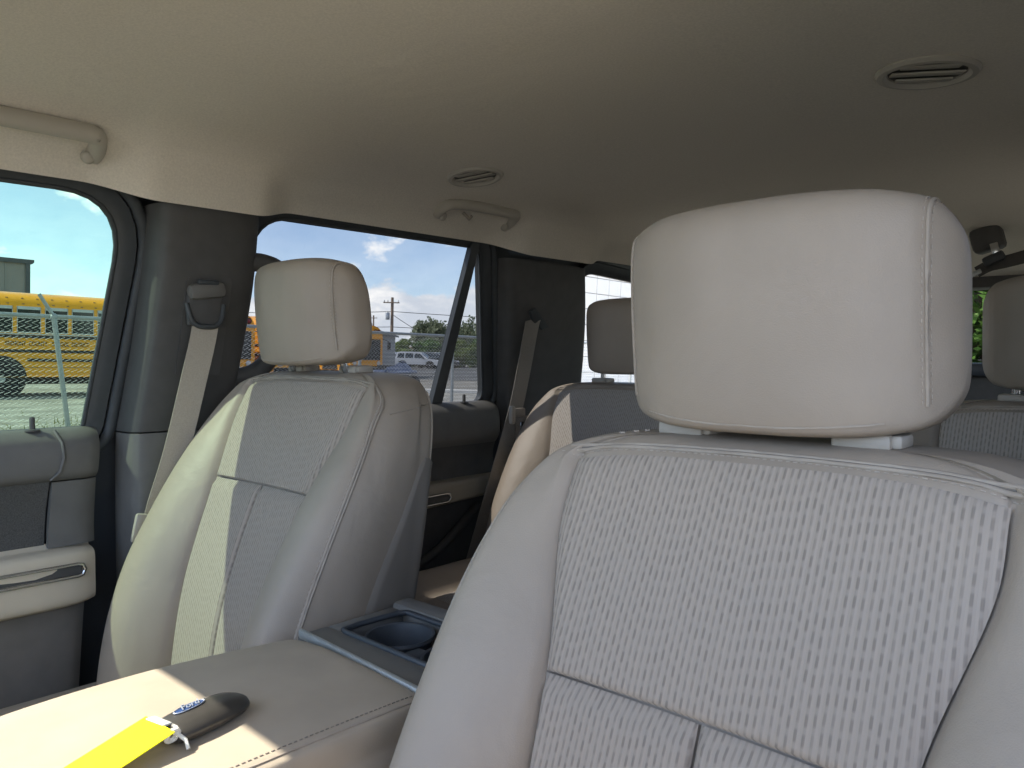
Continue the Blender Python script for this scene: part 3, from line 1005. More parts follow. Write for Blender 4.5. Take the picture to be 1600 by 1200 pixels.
def seat_half(z):
    """half outline of the seat back at height z, from front centre round the side to back centre"""
    yf, yb, w, xi, p, rc = (lerp_tab(t, z) for t in (YF, YB, WD, XI, PB, REC))
    return [(0, yf + rc), (0.5 * xi, yf + rc), (xi - 0.014, yf + rc), (xi - 0.002, yf + 0.009), (xi + 0.010, yf - 0.002 - 0.25 * p), (xi + 0.36 * (w - xi), yf - 0.86 * p),
            (xi + 0.72 * (w - xi), yf - 0.98 * p), (w - 0.012, yf + 0.006 - 0.45 * p), (w, yf + 0.032), (w * 0.998, yf + 0.07), (w * 0.975, yb - 0.045), (w * 0.92, yb - 0.012), (w * 0.6, yb), (0, yb)]


def seat_sections():
    secs, zs = [], [-0.72, -0.62, -0.5, -0.4, -0.32, -0.256, -0.2, -0.16, -0.13, -0.108, -0.092]
    for z in zs:
        h = seat_half(z)
        secs.append([Vector((x, y, z)) for x, y in h] + [Vector((-x, y, z)) for x, y in reversed(h[1:-1])])
    # rolled-over top
    for z, sx, f0, b0 in ((-0.081, 0.90, 0.591, 0.690), (-0.073, 0.72, 0.606, 0.682), (-0.070, 0.45, 0.625, 0.668), (-0.0695, 0.08, 0.642, 0.652)):
        h = seat_half(-0.092)
        ya, yb = lerp_tab(YF, -0.092), lerp_tab(YB, -0.092)
        row = []
        for x, y in h:
            q = (y - ya) / (yb - ya)
            row.append((x * sx, f0 + (b0 - f0) * max(0, min(1, q))))
        secs.append([Vector((x, y, z)) for x, y in row] + [Vector((-x, y, z)) for x, y in reversed(row[1:-1])])
    return secs


SEAT_V, SEAT_F = loft(seat_sections(), 130, 90)
SEAT_BVH = BVHTree.FromPolygons([tuple(v) for v in SEAT_V], SEAT_F)


def snap(bvh, p, lift=0.0):
    loc, nrm, _, _ = bvh.find_nearest(p)
    if nrm.dot(Vector((0, 0.62, -0.3)) - loc) > 0:
        nrm = -nrm
    return loc + nrm * lift


def seam_path(inset, n):
    """edge seam of the seat back front: up one side, across under the roll, down the other"""
    c = []
    for z in (-0.70, -0.6, -0.5, -0.4, -0.3, -0.22, -0.17, -0.14):
        w = lerp_tab(WD, z)
        c.append(Vector((w - 0.010 - inset, lerp_tab(YF, z) + 0.004 - 0.5 * lerp_tab(PB, z), z)))
    c += [Vector((0.231 - inset * .8, 0.573, -0.113 - inset * .4)), Vector((0.205 - inset * .5, 0.583, -0.091 - inset)), Vector((0.14, 0.593, -0.082 - inset)), Vector((0.06, 0.596, -0.0790 - inset)), Vector((0, 0.5965, -0.0785 - inset))]
    full = c + [Vector((-p.x, p.y, p.z)) for p in reversed(c[:-1])]
    return spline(full, n)


def relax(path, passes=10):
    for _ in range(passes):
        path = [path[0]] + [a * 0.25 + b * 0.5 + c * 0.25 for a, b, c in zip(path[:-2], path[1:-1], path[2:])] + [path[-1]]
    return path


def insert_panel(s0, s1, z0, z1fn, top_tuck=0.008):
    """cloth panel of the seat back between lateral fractions s0..s1 and heights z0..z1"""
    P, uv = [], []
    ns, nt = 34, 40
    for j in range(nt):
        t = j / (nt - 1)
        for i in range(ns):
            q = i / (ns - 1)
            s = s0 + (s1 - s0) * q
            zt = z1fn(s)
            z = z0 + (zt - z0) * t
            xi = lerp_tab(XI, z) - 0.001
            x = s * xi
            e = max(0.0, (abs(q - 0.5) * 2 - 0.90) / 0.10)
            tv = max(0.0, (abs(t - 0.5) * 2 - 0.93) / 0.07)
            y = lerp_tab(YF, z) + 0.005 * (1 - s * s) - 0.004 + max(0.008 * e * e, (0.008 if t < 0.5 else top_tuck) * tv * tv)
            P.append(Vector((x, y, z)))
            uv.append((x, z * 1.1))
    return P, grid_faces(ns, nt), uv


HR_PROF = [(-0.40, -0.50), (-0.475, -0.42), (-0.505, -0.2), (-0.515, 0.05), (-0.495, 0.28), (-0.44, 0.42), (-0.30, 0.485), (-0.05, 0.50), (0.2, 0.46), (0.38, 0.34), (0.47, 0.14), (0.49, -0.1), (0.46, -0.34), (0.36, -0.47), (0.15, -0.505), (-0.12, -0.51)]


def headrest(parent, c, W, H, D, mat, lean=-0.07, detail=True, group_z=-0.07, post_y=0.645):
    h = bpy.data.objects.new('headrest', None)
    COL.objects.link(h)
    h.parent = parent
    c = Vector(c)
    secs = []
    for fx, sc in ((-0.515, 0.34), (-0.508, 0.56), (-0.49, 0.70), (-0.465, 0.805), (-0.44, 0.868), (-0.40, 0.918), (-0.30, 0.976), (-0.15, 1.0), (0.0, 1.003),
                   (0.15, 1.0), (0.30, 0.976), (0.40, 0.918), (0.44, 0.868), (0.465, 0.805), (0.49, 0.70), (0.508, 0.56), (0.515, 0.34)):
        secs.append([c + Vector((fx * W, y * D * (0.35 + 0.65 * sc) + lean * z * H * sc + 0.17 * W * (abs(fx) / 0.5) ** 2.8 * (0.5 - y), z * H * (sc if z > 0 else 0.08 + 0.92 * sc))) for y, z in HR_PROF])
    vs, fs = loft(secs, 72, 74)
    obj('cushion', vs, fs, mat, h, smooth=70)
    bvh = BVHTree.FromPolygons([tuple(v) for v in vs], fs)
    if detail:
        for sg in (-1, 1):
            loop = []
            for y, z in HR_PROF[1:10]:
                sc = 0.864
                p = c + Vector((sg * 0.445 * W, y * D * (0.35 + 0.65 * sc) + lean * z * H * sc + 0.17 * W * 0.89 ** 2.8 * (0.5 - y), z * H * (sc if z > 0 else 0.08 + 0.92 * sc)))
                loop.append(p)
            loop = spline(loop, 60)
            sn = []
            for p in loop:
                loc, nrm, _, _ = bvh.find_nearest(p)
                if nrm.dot(loc - c) < 0:
                    nrm = -nrm
                sn.append((loc, nrm))
            MB().tube([l + n * 0.0002 for l, n in sn], 0.0017, 6).build('gusset_seam', M['seam'], h, smooth=60)
            st = MB()
            for dx in (-0.0052, 0.0052):
                acc = 0.0
                for (a, na), (b, nb) in zip(sn[:-1], sn[1:]):
                    acc += (b - a).length
                    if acc > 0.0046:
                        acc = 0.0
                        t = (b - a).normalized()
                        l2, n2, _, _ = bvh.find_nearest(a + Vector((dx, 0, 0)))
                        if n2.dot(l2 - c) < 0:
                            n2 = -n2
                        q = l2 + n2 * 0.0004
                        st.tube([q - t * 0.0015, q + t * 0.0015], 0.00045, 5)
            st.build('stitching', M['stitch'], h, smooth=60)
        # hem along the lower front edge
        hem = [c + Vector((f * W, -0.455 * D - 0.44 * lean * H, -0.472 * H)) for f in lin(-0.40, 0.40, 30)]
        hem2 = []
        for p in hem:
            loc, nrm, _, _ = bvh.find_nearest(p)
            hem2.append(loc)
        MB().tube(hem2, 0.0011, 6).build('hem_seam', M['seam'], h, smooth=60)
    for sg in (-1, 1):
        px = c.x + sg * 0.080
        MB().tube([Vector((px, post_y, group_z - 0.04)), Vector((px, c.y + 0.01, c.z - H * 0.35))], 0.0062, 12).build('post', M['chrome'], h, smooth=60)
        MB().rbox((px, post_y - 0.004, group_z + 0.004), (0.046, 0.040, 0.014), 0.004).build('post_sleeve', M['pale_plastic'], h, smooth=40)
        MB().rbox((px + 0.026, post_y - 0.006, group_z + 0.005), (0.009, 0.030, 0.011), 0.003).build('release_button', M['pale_plastic'], h, smooth=40)
    return h


def make_seat(name, label, cx, dy, dz, cloth, leather, side, group, hr, cushion, detail=True, tilt=0.0, seam_z=-0.2675):
    root = thing(name, label, 'car seat', (cx, dy, EYE + dz), 0.0, group)
    if tilt:
        root.rotation_euler = (tilt, 0, 0)
    obj('seat_back', SEAT_V, SEAT_F, leather, root, smooth=70)
    ztop = lambda s: -0.0865 - 0.0110 * abs(s) ** 4
    if detail != 'far':
        p, f, uv = insert_panel(-1, 1, seam_z + 0.0008, ztop, 0.003)
        obj('cloth_insert', p, f, cloth, root, smooth=70, uv=uv)
        zlow = lambda s: seam_z - 0.0008
        for a, b in ((-1, -0.008), (0.008, 1)):
            p, f, uv = insert_panel(a, b, -0.70, zlow)
            obj('cloth_insert', p, f, cloth, root, smooth=70, uv=uv)
    # twin seam round the front face with its thread
    for ins, rr, mm, nm in ((0.0, 0.0021, 'seam', 'edge_seam'), (0.0033, 0.0012, 'groove', 'seam_gap'), (0.0066, 0.0021, 'seam', 'edge_seam')):
        pth = relax([snap(SEAT_BVH, q, 0.0) for q in seam_path(ins, 220)])
        pth = relax([snap(SEAT_BVH, q, 0.0004) for q in pth], 3)
        MB().tube(pth, rr, 6).build(nm, M[mm], root, smooth=60)
    if detail:
        st = MB()
        pth = spline(relax([snap(SEAT_BVH, q, 0.0) for q in seam_path(0.0120, 220)]), 1500)
        acc = 0.0
        for a, b in zip(pth[:-1], pth[1:]):
            acc += (b - a).length
            if acc >= 0.0056:
                acc = 0.0
                t = (b - a).normalized()
                q = snap(SEAT_BVH, a, 0.0005)
                st.tube([q - t * 0.0017, q + t * 0.0017], 0.0005, 5)
        st.build('stitching', M['stitch'], root, smooth=60)
    # side seams and the rear piping
    for sg in (-1, 1):
        w = lerp_tab(WD, -0.13)
        ps = spline([Vector((sg * (w - 0.004), 0.575, -0.128)), Vector((sg * w, 0.60, -0.124)), Vector((sg * w, 0.635, -0.117)), Vector((sg * w * .96, 0.668, -0.110))], 20)
        MB().tube([snap(SEAT_BVH, q, 0.0002) for q in ps], 0.0012, 6).build('side_seam', M['seam'], root, smooth=60)
        rear = []
        for z in (-0.60, -0.5, -0.4, -0.3, -0.22, -0.16, -0.12, -0.1):
            rear.append(Vector((sg * lerp_tab(WD, z) * 0.945, lerp_tab(YB, z) - 0.018, z)))
        MB().tube([snap(SEAT_BVH, q, 0.0004) for q in spline(rear, 60)], 0.0018, 7).build('rear_piping', M['seam'], root, smooth=60)
    # moulded back shell that wraps the lower sides
    rows = []
    zs = lin(-0.70, -0.185, 26)
    for z in zs:
        h = spline([Vector((x, y, 0)) for x, y in seat_half(z)], 131)
        u0 = lerp_tab([(-0.70, 8.6), (-0.5, 8.7), (-0.35, 9.0), (-0.26, 9.45), (-0.21, 10.0), (-0.185, 10.6)], z)
        us = lin(u0 * 10, 130, 30)
        half = []
        for k, u in enumerate(us):
            i = min(129, int(u))
            p = h[i].lerp(h[i + 1], u - i)
            lift = 0.0035 if 0 < k else -0.002
            if z > -0.19:
                lift = -0.002
            half.append(Vector((p.x + lift, p.y + lift, z)))
        rows.append(half + [Vector((-p.x, p.y, p.z)) for p in reversed(half[:-1])])
    nu = len(rows[0])
    obj('back_shell', [p for r in rows for p in r], grid_faces(nu, len(rows)), M['shell'], root, smooth=60)
    # seat cushion
    cy0, cy1, cz = cushion
    secs = []
    for q, g in ((0.0, 0.72), (0.03, 0.90), (0.10, 0.985), (0.35, 1.0), (0.7, 1.0), (1.0, 1.0)):
        y = cy0 + (cy1 - cy0) * q
        zt = cz + (1 - g) * -0.10
        hp = [(0, -0.022), (0.12, -0.020), (0.155, -0.026), (0.175, -0.010), (0.215, 0.012), (0.25, 0.004), (0.268, -0.03), (0.266, -0.09), (0.24, -0.14), (0, -0.15)]
        hp = [(a * (0.9 + 0.1 * g), b * 1.0) for a, b in hp]
        secs.append([Vector((a, y, zt + b)) for a, b in hp] + [Vector((-a, y, zt + b)) for a, b in reversed(hp[1:-1])])
    vs, fs = loft(secs, 90, 44)
    obj('seat_cushion', vs, fs, leather, root, smooth=70)
    pi, uvi = [], []
    for j, y in enumerate(lin(cy0 + 0.02, cy1, 20)):
        for x in lin(-0.145, 0.145, 16):
            pi.append(Vector((x, y, cz - 0.0135 - (0.02 * (1 - j / 2) if j < 2 else 0) - 0.010 * (abs(x) / 0.145) ** 10)))
            uvi.append((x, y))
    obj('cushion_insert', pi, grid_faces(16, 20), cloth, root, smooth=70, uv=uvi)
    MB().rbox((0, (cy0 + cy1) / 2 + 0.04, cz - 0.20), (0.44, cy1 - cy0 - 0.10, 0.10), 0.02).build('seat_base', M['dark'], root, smooth=40)
    for sg in (-1, 1):
        MB().rbox((sg * 0.20, (cy0 + cy1) / 2 + 0.04, (cz - 0.25 - 0.88 - dz) / 2), (0.05, cy1 - cy0 - 0.06, abs(-0.88 - dz - (cz - 0.25)) + 0.02), 0.01).build('seat_rail', M['dark'], root, smooth=40)
    hc, hw, hh, hd = hr
    headrest(root, hc, hw, hh, hd, leather, detail=(detail is True))
    return root


SEATG = 'beige cloth and leather car seats'
near_seat = make_seat('captain_chair', 'nearest seat, close to the camera, beige with ribbed grey cloth and a big headrest', 0.434, 0.0, 0.0, M['cloth'], M['leather'], 1, SEATG,
          ((-0.013, 0.630, 0.034), 0.286, 0.192, 0.105), (-0.08, 0.44, -0.56))
make_seat('captain_chair', 'passenger front seat with sunlit pale-green bolster beside the front door', -0.430, 0.125, 0.045, M['cloth'], M['leather'], 1, SEATG,
          ((-0.013, 0.592, 0.030), 0.262, 0.174, 0.112), (-0.08, 0.44, -0.60), seam_z=-0.252)
make_seat('captain_chair', 'rear seat beside the dark pillar, its outer bolster lit cream by the sun', -0.425, 1.015, 0.004, M['cloth_rear'], M['leather'], 1, SEATG,
          ((0.0, 0.632, 0.050), 0.258, 0.192, 0.100), (0.05, 0.44, -0.515), detail='rear')
make_seat('captain_chair', 'shaded rear seat at the right edge, mostly hidden behind the big headrest', 0.525, 0.905, -0.004, M['cloth_rear'], M['leather_rear'], 1, SEATG,
          ((0.0, 0.632, 0.045), 0.258, 0.192, 0.100), (0.05, 0.44, -0.515), detail='rear')

thr = MB()
for tx, ty in ((-0.150, 0.612), (-0.140, 0.622), (-0.134, 0.632), (-0.122, 0.646)):
    q = snap(SEAT_BVH, Vector((tx, ty, -0.07)), 0.0006)
    thr.tube([q - Vector((0.0022, 0.0012, 0)), q + Vector((0.0022, 0.0012, 0.0003))], 0.0008, 5)
thr.build('loose_thread', M['stitch'], near_seat, smooth=60)

# ------------------------------------------------------------------ centre console
CON = thing('center_console', 'padded beige center console with cup holder tray between the front seats', 'console', (0, 0, EYE - 0.88))


def C_(x, y, z):
    """console parts are placed relative to the console's base"""
    return Vector((x, y, z + 0.88))


secs = []
for y, wl_, wr_, zt in ((0.075, 0.085, 0.09, -0.372), (0.085, 0.112, 0.112, -0.355), (0.115, 0.132, 0.127, -0.345), (0.20, 0.150, 0.135, -0.340), (0.33, 0.152, 0.136, -0.339), (0.45, 0.136, 0.134, -0.340), (0.492, 0.128, 0.133, -0.342), (0.498, 0.126, 0.132, -0.350)):
    prof = [(-wl_, -0.060), (-wl_, -0.030), (-wl_ + 0.002, -0.014), (-wl_ + 0.010, -0.003), (-wl_ + 0.03, 0.002), (-0.05, 0.006), (0.02, 0.006), (wr_ - 0.03, 0.003), (wr_ - 0.008, -0.001), (wr_ - 0.001, -0.008), (wr_, -0.03), (wr_ - 0.003, -0.060), (0.0, -0.062)]
    secs.append([C_(x, y, zt + dz_) for x, dz_ in prof])
vs, fs = loft(secs, 110, 50)
obj('lid', vs, fs, M['lid'], CON, smooth=70)
LID_BVH = BVHTree.FromPolygons([tuple(v) for v in vs], fs)


def lid_z(x, y):
    hit = LID_BVH.ray_cast(Vector((x, y, 1.0)), Vector((0, 0, -1)))
    return hit[0].z - 0.88 if hit[0] is not None else -0.335


for nm, wseam, mm in (('lid_seam', 0.1295, 'seam'),):
    pth = []
    for y in lin(0.12, 0.494, 60):
        x = 0.1265 if y > 0.2 else 0.1265 - 0.9 * (0.2 - y) ** 1.6
        pth.append(C_(x, y, lid_z(x, y) + 0.0002))
    MB().tube(pth, 0.0013, 6).build(nm, M['seam'], CON, smooth=60)
st = MB()
for y in lin(0.16, 0.49, 62):
    x = 0.1195
    q = C_(x, y, lid_z(x, y) + 0.0005)
    st.tube([q - Vector((0, 0.0015, 0)), q + Vector((0, 0.0015, 0))], 0.0006, 5)
st.build('stitching', M['shell'], CON, smooth=60)
body = MB()
body.rbox(C_(0.003, 0.30, -0.64), (0.25, 0.76, 0.48), 0.02)
body.build('console_body', M['leather_back'], CON, smooth=40)
rim = MB()
rot = Matrix.Rotation(math.radians(-2.5), 3, 'Z')
MB().rbox(C_(0.005, 0.5045, -0.3425), (0.262, 0.007, 0.012), 0.003, rot).build('trim_strip', M['steel'], CON, smooth=40)
deck = MB()
deck.rbox(C_(0.0, 0.531, -0.357), (0.262, 0.046, 0.024), 0.004)
deck.rbox(C_(-0.117, 0.605, -0.357), (0.028, 0.104, 0.024), 0.004)
deck.rbox(C_(0.122, 0.605, -0.357), (0.018, 0.104, 0.024), 0.004)
deck.rbox(C_(0.0, 0.672, -0.353), (0.262, 0.034, 0.032), 0.008)
deck.build('tray_deck', M['grey_trim'], CON, smooth=40)
MB().rbox(C_(0.0, 0.605, -0.425), (0.25, 0.13, 0.012), 0.003).build('tray_floor', M['tray'], CON, smooth=40)
lipm = MB().tube([C_(x, y, -0.3445) for x, y in ((-0.10, 0.556), (-0.103, 0.58), (-0.100, 0.64), (-0.092, 0.654), (0.09, 0.654), (0.108, 0.645), (0.112, 0.60), (0.112, 0.560), (0.10, 0.554), (-0.09, 0.553))], 0.004, 8, closed=True)
lipm.build('tray_lip', M['tray'], CON, smooth=60)
for cxx in (-0.045, 0.062):
    cup = MB()
    n = 40
    prof = [(0.0445, -0.352), (0.0435, -0.348), (0.0405, -0.349), (0.0385, -0.36), (0.036, -0.42), (0.001, -0.421)]
    cup.lathe([(r, h + 0.88) for r, h in prof], (cxx, 0.603, 0), (0, 0, 1), n)
    cup.f = [f for f in cup.f if len(f) == 4]
    cup.build('cup_holder', M['tray'], CON, smooth=60)
MB().rbox(C_(0.010, 0.583, -0.372), (0.026, 0.030, 0.040), 0.004).build('cup_grip', M['tray'], CON, smooth=40)
MB().rbox(C_(-0.008, 0.568, -0.392), (0.022, 0.010, 0.006), 0.002).build('cup_tab', M['steel'], CON, smooth=40)

# ------------------------------------------------------------------ key with a yellow tag, lying on the lid
kp = Vector((0.045, 0.276, 0))
kd = Vector((-0.012, 0.058, 0)).normalized()
kz = lid_z(0.04, 0.31)
KEY = thing('car_key', 'dark key fob with blue oval emblem tied to a bright yellow tag', 'car key', E(kp.x, kp.y, kz + 0.0005), math.atan2(kd.y, kd.x))
KEY.scale = (1.14, 1.2, 1.2)
# local axes: x along the fob (away from the tag), y to the left, z up
secs = []
for x, hw, hh in ((-0.002, 0.0150, 0.0045), (0.0, 0.0168, 0.0062), (0.004, 0.0178, 0.0072), (0.02, 0.0190, 0.0080), (0.04, 0.0186, 0.0078), (0.055, 0.0165, 0.0066), (0.066, 0.0115, 0.0048), (0.070, 0.006, 0.003)):
    prof = [(0, 2 * hh), (0.5 * hw, 1.92 * hh), (0.85 * hw, 1.5 * hh), (hw, 0.95 * hh), (0.88 * hw, 0.3 * hh), (0.5 * hw, 0.0), (0, 0)]
    z0 = 0.0072 - hh
    secs.append([Vector((x, a, z0 * .6 + b)) for a, b in prof] + [Vector((x, -a, z0 * .6 + b)) for a, b in reversed(prof[1:-1])])
vs, fs = loft(secs, 60, 50)
obj('fob_shell', vs, fs, M['fob'], KEY, smooth=70)
FOB_BVH = BVHTree.FromPolygons([tuple(v) for v in vs], fs)


def fob_top(x, y, lift=0.0003):
    hit = FOB_BVH.ray_cast(Vector((x, y, 0.1)), Vector((0, 0, -1)))
    z = hit[0].z if hit[0] is not None else 0.012
    return Vector((x, y, z + lift))


em = MB()
n = 40
ring_v = [fob_top(0.022 + 0.0135 * math.cos(2 * math.pi * k / n), 0.0050 + 0.0048 * math.sin(2 * math.pi * k / n), 0.0006) for k in range(n)]
em.add(ring_v + [fob_top(0.022, 0.005, 0.0009)], [(k, (k + 1) % n, n) for k in range(n)])
em.build('emblem', M['emblem'], KEY, smooth=60)
em2 = MB()
em2.tube([p + Vector((0, 0, 0.0002)) for p in ring_v], 0.0005, 6, closed=True)
em2.build('emblem_ring', M['silver'], KEY, smooth=60)


def text_mesh(name, body, size, mat, parent, matrix, shear=0.0, extrude=0.0002, align='CENTER', space=1.0):
    cu = bpy.data.curves.new(name, 'FONT')
    cu.body = body
    cu.size = size
    cu.align_x = align
    cu.align_y = 'CENTER'
    cu.shear = shear
    cu.extrude = extrude
    cu.resolution_u = 3
    cu.space_character = space
    t = bpy.data.objects.new(name, cu)
    COL.objects.link(t)
    dg = bpy.context.evaluated_depsgraph_get()
    me = bpy.data.meshes.new_from_object(t.evaluated_get(dg))
    bpy.data.objects.remove(t)
    me.transform(matrix)
    me.materials.clear()
    me.materials.append(mat)
    o = bpy.data.objects.new(name, me)
    COL.objects.link(o)
    o.parent = parent
    return o


ez = fob_top(0.022, 0.005).z + 0.0014
text_mesh('emblem_script', 'Ford', 0.0085, M['silver'], KEY, Matrix.Translation((0.022, 0.005, ez)) @ Matrix.Rotation(math.radians(10), 4, 'X'), shear=0.35, extrude=0.0003)
groove = MB().tube([fob_top(x, 0.0115 - 0.10 * (x - 0.04), 0.0001) for x in lin(0.042, 0.066, 12)], 0.0005, 6)
groove.build('blade_seam', M['shell'], KEY, smooth=60)
# tag: thin laminated strip, its tied end propped on the fob's ring
tagm = MB()
T0, T1 = Vector((-0.006, 0.001, 0.0145)), Vector((-0.078, 0.002, 0.0015))
tw = Vector((0.10, 1, 0)).normalized() * 0.0195
nn = (T1 - T0).cross(tw).normalized() * 0.0004
cor = [T0 - tw, T0 + tw, T1 + tw, T1 - tw]
tagm.add([p - nn for p in cor] + [p + nn for p in cor], [(0, 1, 2, 3), (7, 6, 5, 4), (0, 4, 5, 1), (1, 5, 6, 2), (2, 6, 7, 3), (3, 7, 4, 0)])
tagm.build('tag', M['tag'], KEY)
sp = T0.lerp(T1, 0.80) + tw * 0.25 + Vector((0, 0, 0.0006))
MB().tube([sp, sp + Vector((0.0015, 0.0022, 0))], 0.0004, 5).build('tag_mark', M['ink'], KEY)
capm = MB()
capm.rbox(T0 + Vector((0.003, 0.006, -0.0006)), (0.008, 0.020, 0.0018), 0.0006, Matrix.Rotation(math.radians(7), 3, 'Y'))
capm.build('tag_end_clip', M['tape'], KEY, smooth=40)
tie = MB()
for k, (rr, ang) in enumerate(((0.0050, 0.2), (0.0042, 0.7), (0.0055, -0.3))):
    cc = Vector((-0.006, -0.011 - 0.001 * k, 0.0095))
    ax1 = Vector((math.cos(ang), math.sin(ang) * 0.3, 0)).normalized()
    ax2 = Vector((0, -0.35, 0.94)).normalized()
    tie.tube([cc + ax1 * (rr * math.cos(t)) + ax2 * (rr * 0.85 * math.sin(t)) for t in lin(0, 2 * math.pi * 31 / 32, 32)], 0.0013, 7, closed=True)
tie.tube([Vector((-0.004, -0.013, 0.012)), Vector((0.0, -0.020, 0.006)), Vector((-0.001, -0.024, 0.001))], 0.0016, 7)
tie.build('ring_tie', M['tape'], KEY, smooth=60)

# ------------------------------------------------------------------ outside: the lot, which slopes a little against the car
LOT = []                                    # top-level things standing on the lot
FWD = Vector((-math.sin(YAW), math.cos(YAW), 0))
RGT = Vector((math.cos(YAW), math.sin(YAW), 0))


def bearing(a, depth, z=0.0):
    """lot position at a given depth along the view axis, a = sideways tangent"""
    p = Vector((CAM.x, CAM.y, 0)) + (FWD + RGT * a) * depth
    return Vector((p.x, p.y, z))


def lot(o):
    LOT.append(o)
    return o


def children_of(o):
    return [c for c in bpy.data.objects if c.parent == o]


def copy_tree(o, parent=None):
    c = o.copy()
    COL.objects.link(c)
    c.parent = parent
    for ch in children_of(o):
        copy_tree(ch, c)
    return c


def part(name, parent, mb, mat, smooth=None):
    return mb.build(name, M[mat] if isinstance(mat, str) else mat, parent, smooth)


M['gravel'] = material('gravel_lot', (0.28, 0.27, 0.24), rough=0.95, var=0.35, vscale=1.3, bump=0.5, bscale=30, bdist=0.02, detail=9)
M['asphalt'] = material('asphalt', (0.085, 0.085, 0.083), rough=0.9, var=0.25, vscale=0.9, bump=0.3, bscale=60, bdist=0.01, detail=8)
M['asphalt_old'] = material('worn_asphalt', (0.20, 0.19, 0.165), rough=0.92, var=0.22, vscale=0.7, bump=0.3, bscale=60, bdist=0.01, detail=8)
M['concrete'] = material('kerb_concrete', (0.55, 0.54, 0.51), rough=0.85, var=0.15, vscale=3)
M['bus_yellow'] = material('bus_yellow', (0.90, 0.385, 0.006), rough=0.38, var=0.06, vscale=1.5, coat=0.3)
M['bus_black'] = material('bus_black', (0.02, 0.02, 0.02), rough=0.5, var=0.2, vscale=8)
M['bus_glass'] = material('bus_window_glass', (0.018, 0.024, 0.026), rough=0.1, var=0.3, vscale=2, spec=0.6)
M['bus_frame'] = material('bus_window_frame', (0.55, 0.56, 0.54), rough=0.5, var=0.08, vscale=6)
M['red_lens'] = material('red_lens', (0.22, 0.008, 0.01), rough=0.2, var=0.1, spec=0.6)
M['amber_lens'] = material('amber_lens', (0.55, 0.18, 0.01), rough=0.2, var=0.1, spec=0.6)
M['lamp_lens'] = material('lamp_lens', (0.6, 0.6, 0.58), rough=0.15, var=0.1, spec=0.6)
M['tyre'] = material('tyre_rubber', (0.025, 0.025, 0.026), rough=0.85, var=0.2, vscale=20)
M['rim'] = material('wheel_rim', (0.45, 0.46, 0.47), rough=0.35, metal=0.6, var=0.1)
M['suv_white'] = material('suv_white_paint', (0.52, 0.53, 0.54), rough=0.28, var=0.03, coat=0.4)
M['suv_silver'] = material('suv_silver_paint', (0.50, 0.53, 0.58), rough=0.28, metal=0.2, var=0.03, coat=0.4)
M['suv_black'] = material('suv_black_paint', (0.025, 0.026, 0.03), rough=0.25, var=0.05, coat=0.4)
M['metal_wall'] = material('grey_metal_siding', (0.31, 0.29, 0.27), rough=0.55, var=0.06, vscale=0.8)
M['metal_trim'] = material('dark_metal_trim', (0.10, 0.11, 0.115), rough=0.5, var=0.08)
M['shed_wall'] = material('pale_grey_shed_wall', (0.33, 0.34, 0.34), rough=0.6, var=0.06, vscale=0.8)
M['white_panel'] = material('white_wall_panel', (0.84, 0.81, 0.76), rough=0.6, var=0.02, vscale=1)
M['panel_joint'] = material('panel_joint', (0.36, 0.36, 0.37), rough=0.7, var=0.05)
M['wood_pole'] = material('weathered_pole_wood', (0.30, 0.22, 0.16), rough=0.9, var=0.25, vscale=6)
M['wire'] = material('wire_black', (0.05, 0.05, 0.05), rough=0.6, var=0.1)
M['bark'] = material('bark', (0.10, 0.075, 0.055), rough=0.95, var=0.3, vscale=8, bump=0.6, bscale=20, bdist=0.02)
M['leaf_a'] = leaf_material('leaf_green', (0.06, 0.13, 0.022), (0.13, 0.23, 0.045))
M['leaf_b'] = leaf_material('leaf_grey_green', (0.16, 0.19, 0.115), (0.27, 0.30, 0.19))
M['leaf_c'] = leaf_material('leaf_yellow_green', (0.12, 0.18, 0.03), (0.21, 0.27, 0.065))
M['dry_hill'] = material('dry_hillside', (0.33, 0.22, 0.13), rough=0.95, var=0.25, vscale=0.05, detail=8)
M['grass'] = leaf_material('dry_grass', (0.12, 0.15, 0.04), (0.30, 0.28, 0.12))
M['quad_blue'] = material('faded_blue_plastic', (0.10, 0.13, 0.21), rough=0.45, var=0.15, vscale=6)
M['pallet'] = material('pallet_board', (0.45, 0.44, 0.42), rough=0.85, var=0.2, vscale=6)

# --- ground
P_, F_ = sheet(lambda x, y: Vector((x, y, 0)), [-1400, -400, -100, -40, -15, 0, 15, 60, 400, 1400], [-1400, -300, -60, -15, 0, 20, 60, 150, 400, 1400])
ground = lot(obj('ground', P_, F_, M['gravel']))
tag(ground, kind='structure')


def band(name, d0, d1, mat, z, half=70, skew=0.04):
    vs = []
    for d in (d0, d1):
        for w in (-half, half):
            p = bearing(0, 0) + FWD * (d - skew * w) + RGT * w
            vs.append((p.x, p.y, z))
    o = lot(obj(name, vs, [(0, 1, 3, 2)], M[mat]))
    return tag(o, kind='structure')


band('street', 46, 96, 'asphalt', 0.008)
band('street_shoulder', 31.2, 46, 'asphalt_old', 0.012)
kb = MB()
p0 = bearing(0, 0) + FWD * (31.0 - 0.04 * -60) + RGT * -60
p1 = bearing(0, 0) + FWD * (31.0 - 0.04 * 60) + RGT * 60
dirk = (p1 - p0).normalized()
rotk = Matrix.Rotation(math.atan2(dirk.y, dirk.x), 3, 'Z')
kb.rbox((p0 + p1) / 2 + Vector((0, 0, 0.06)), ((p1 - p0).length, 0.42, 0.15), 0.03, rotk)
tag(lot(part('kerb', None, kb, 'concrete')), kind='structure')

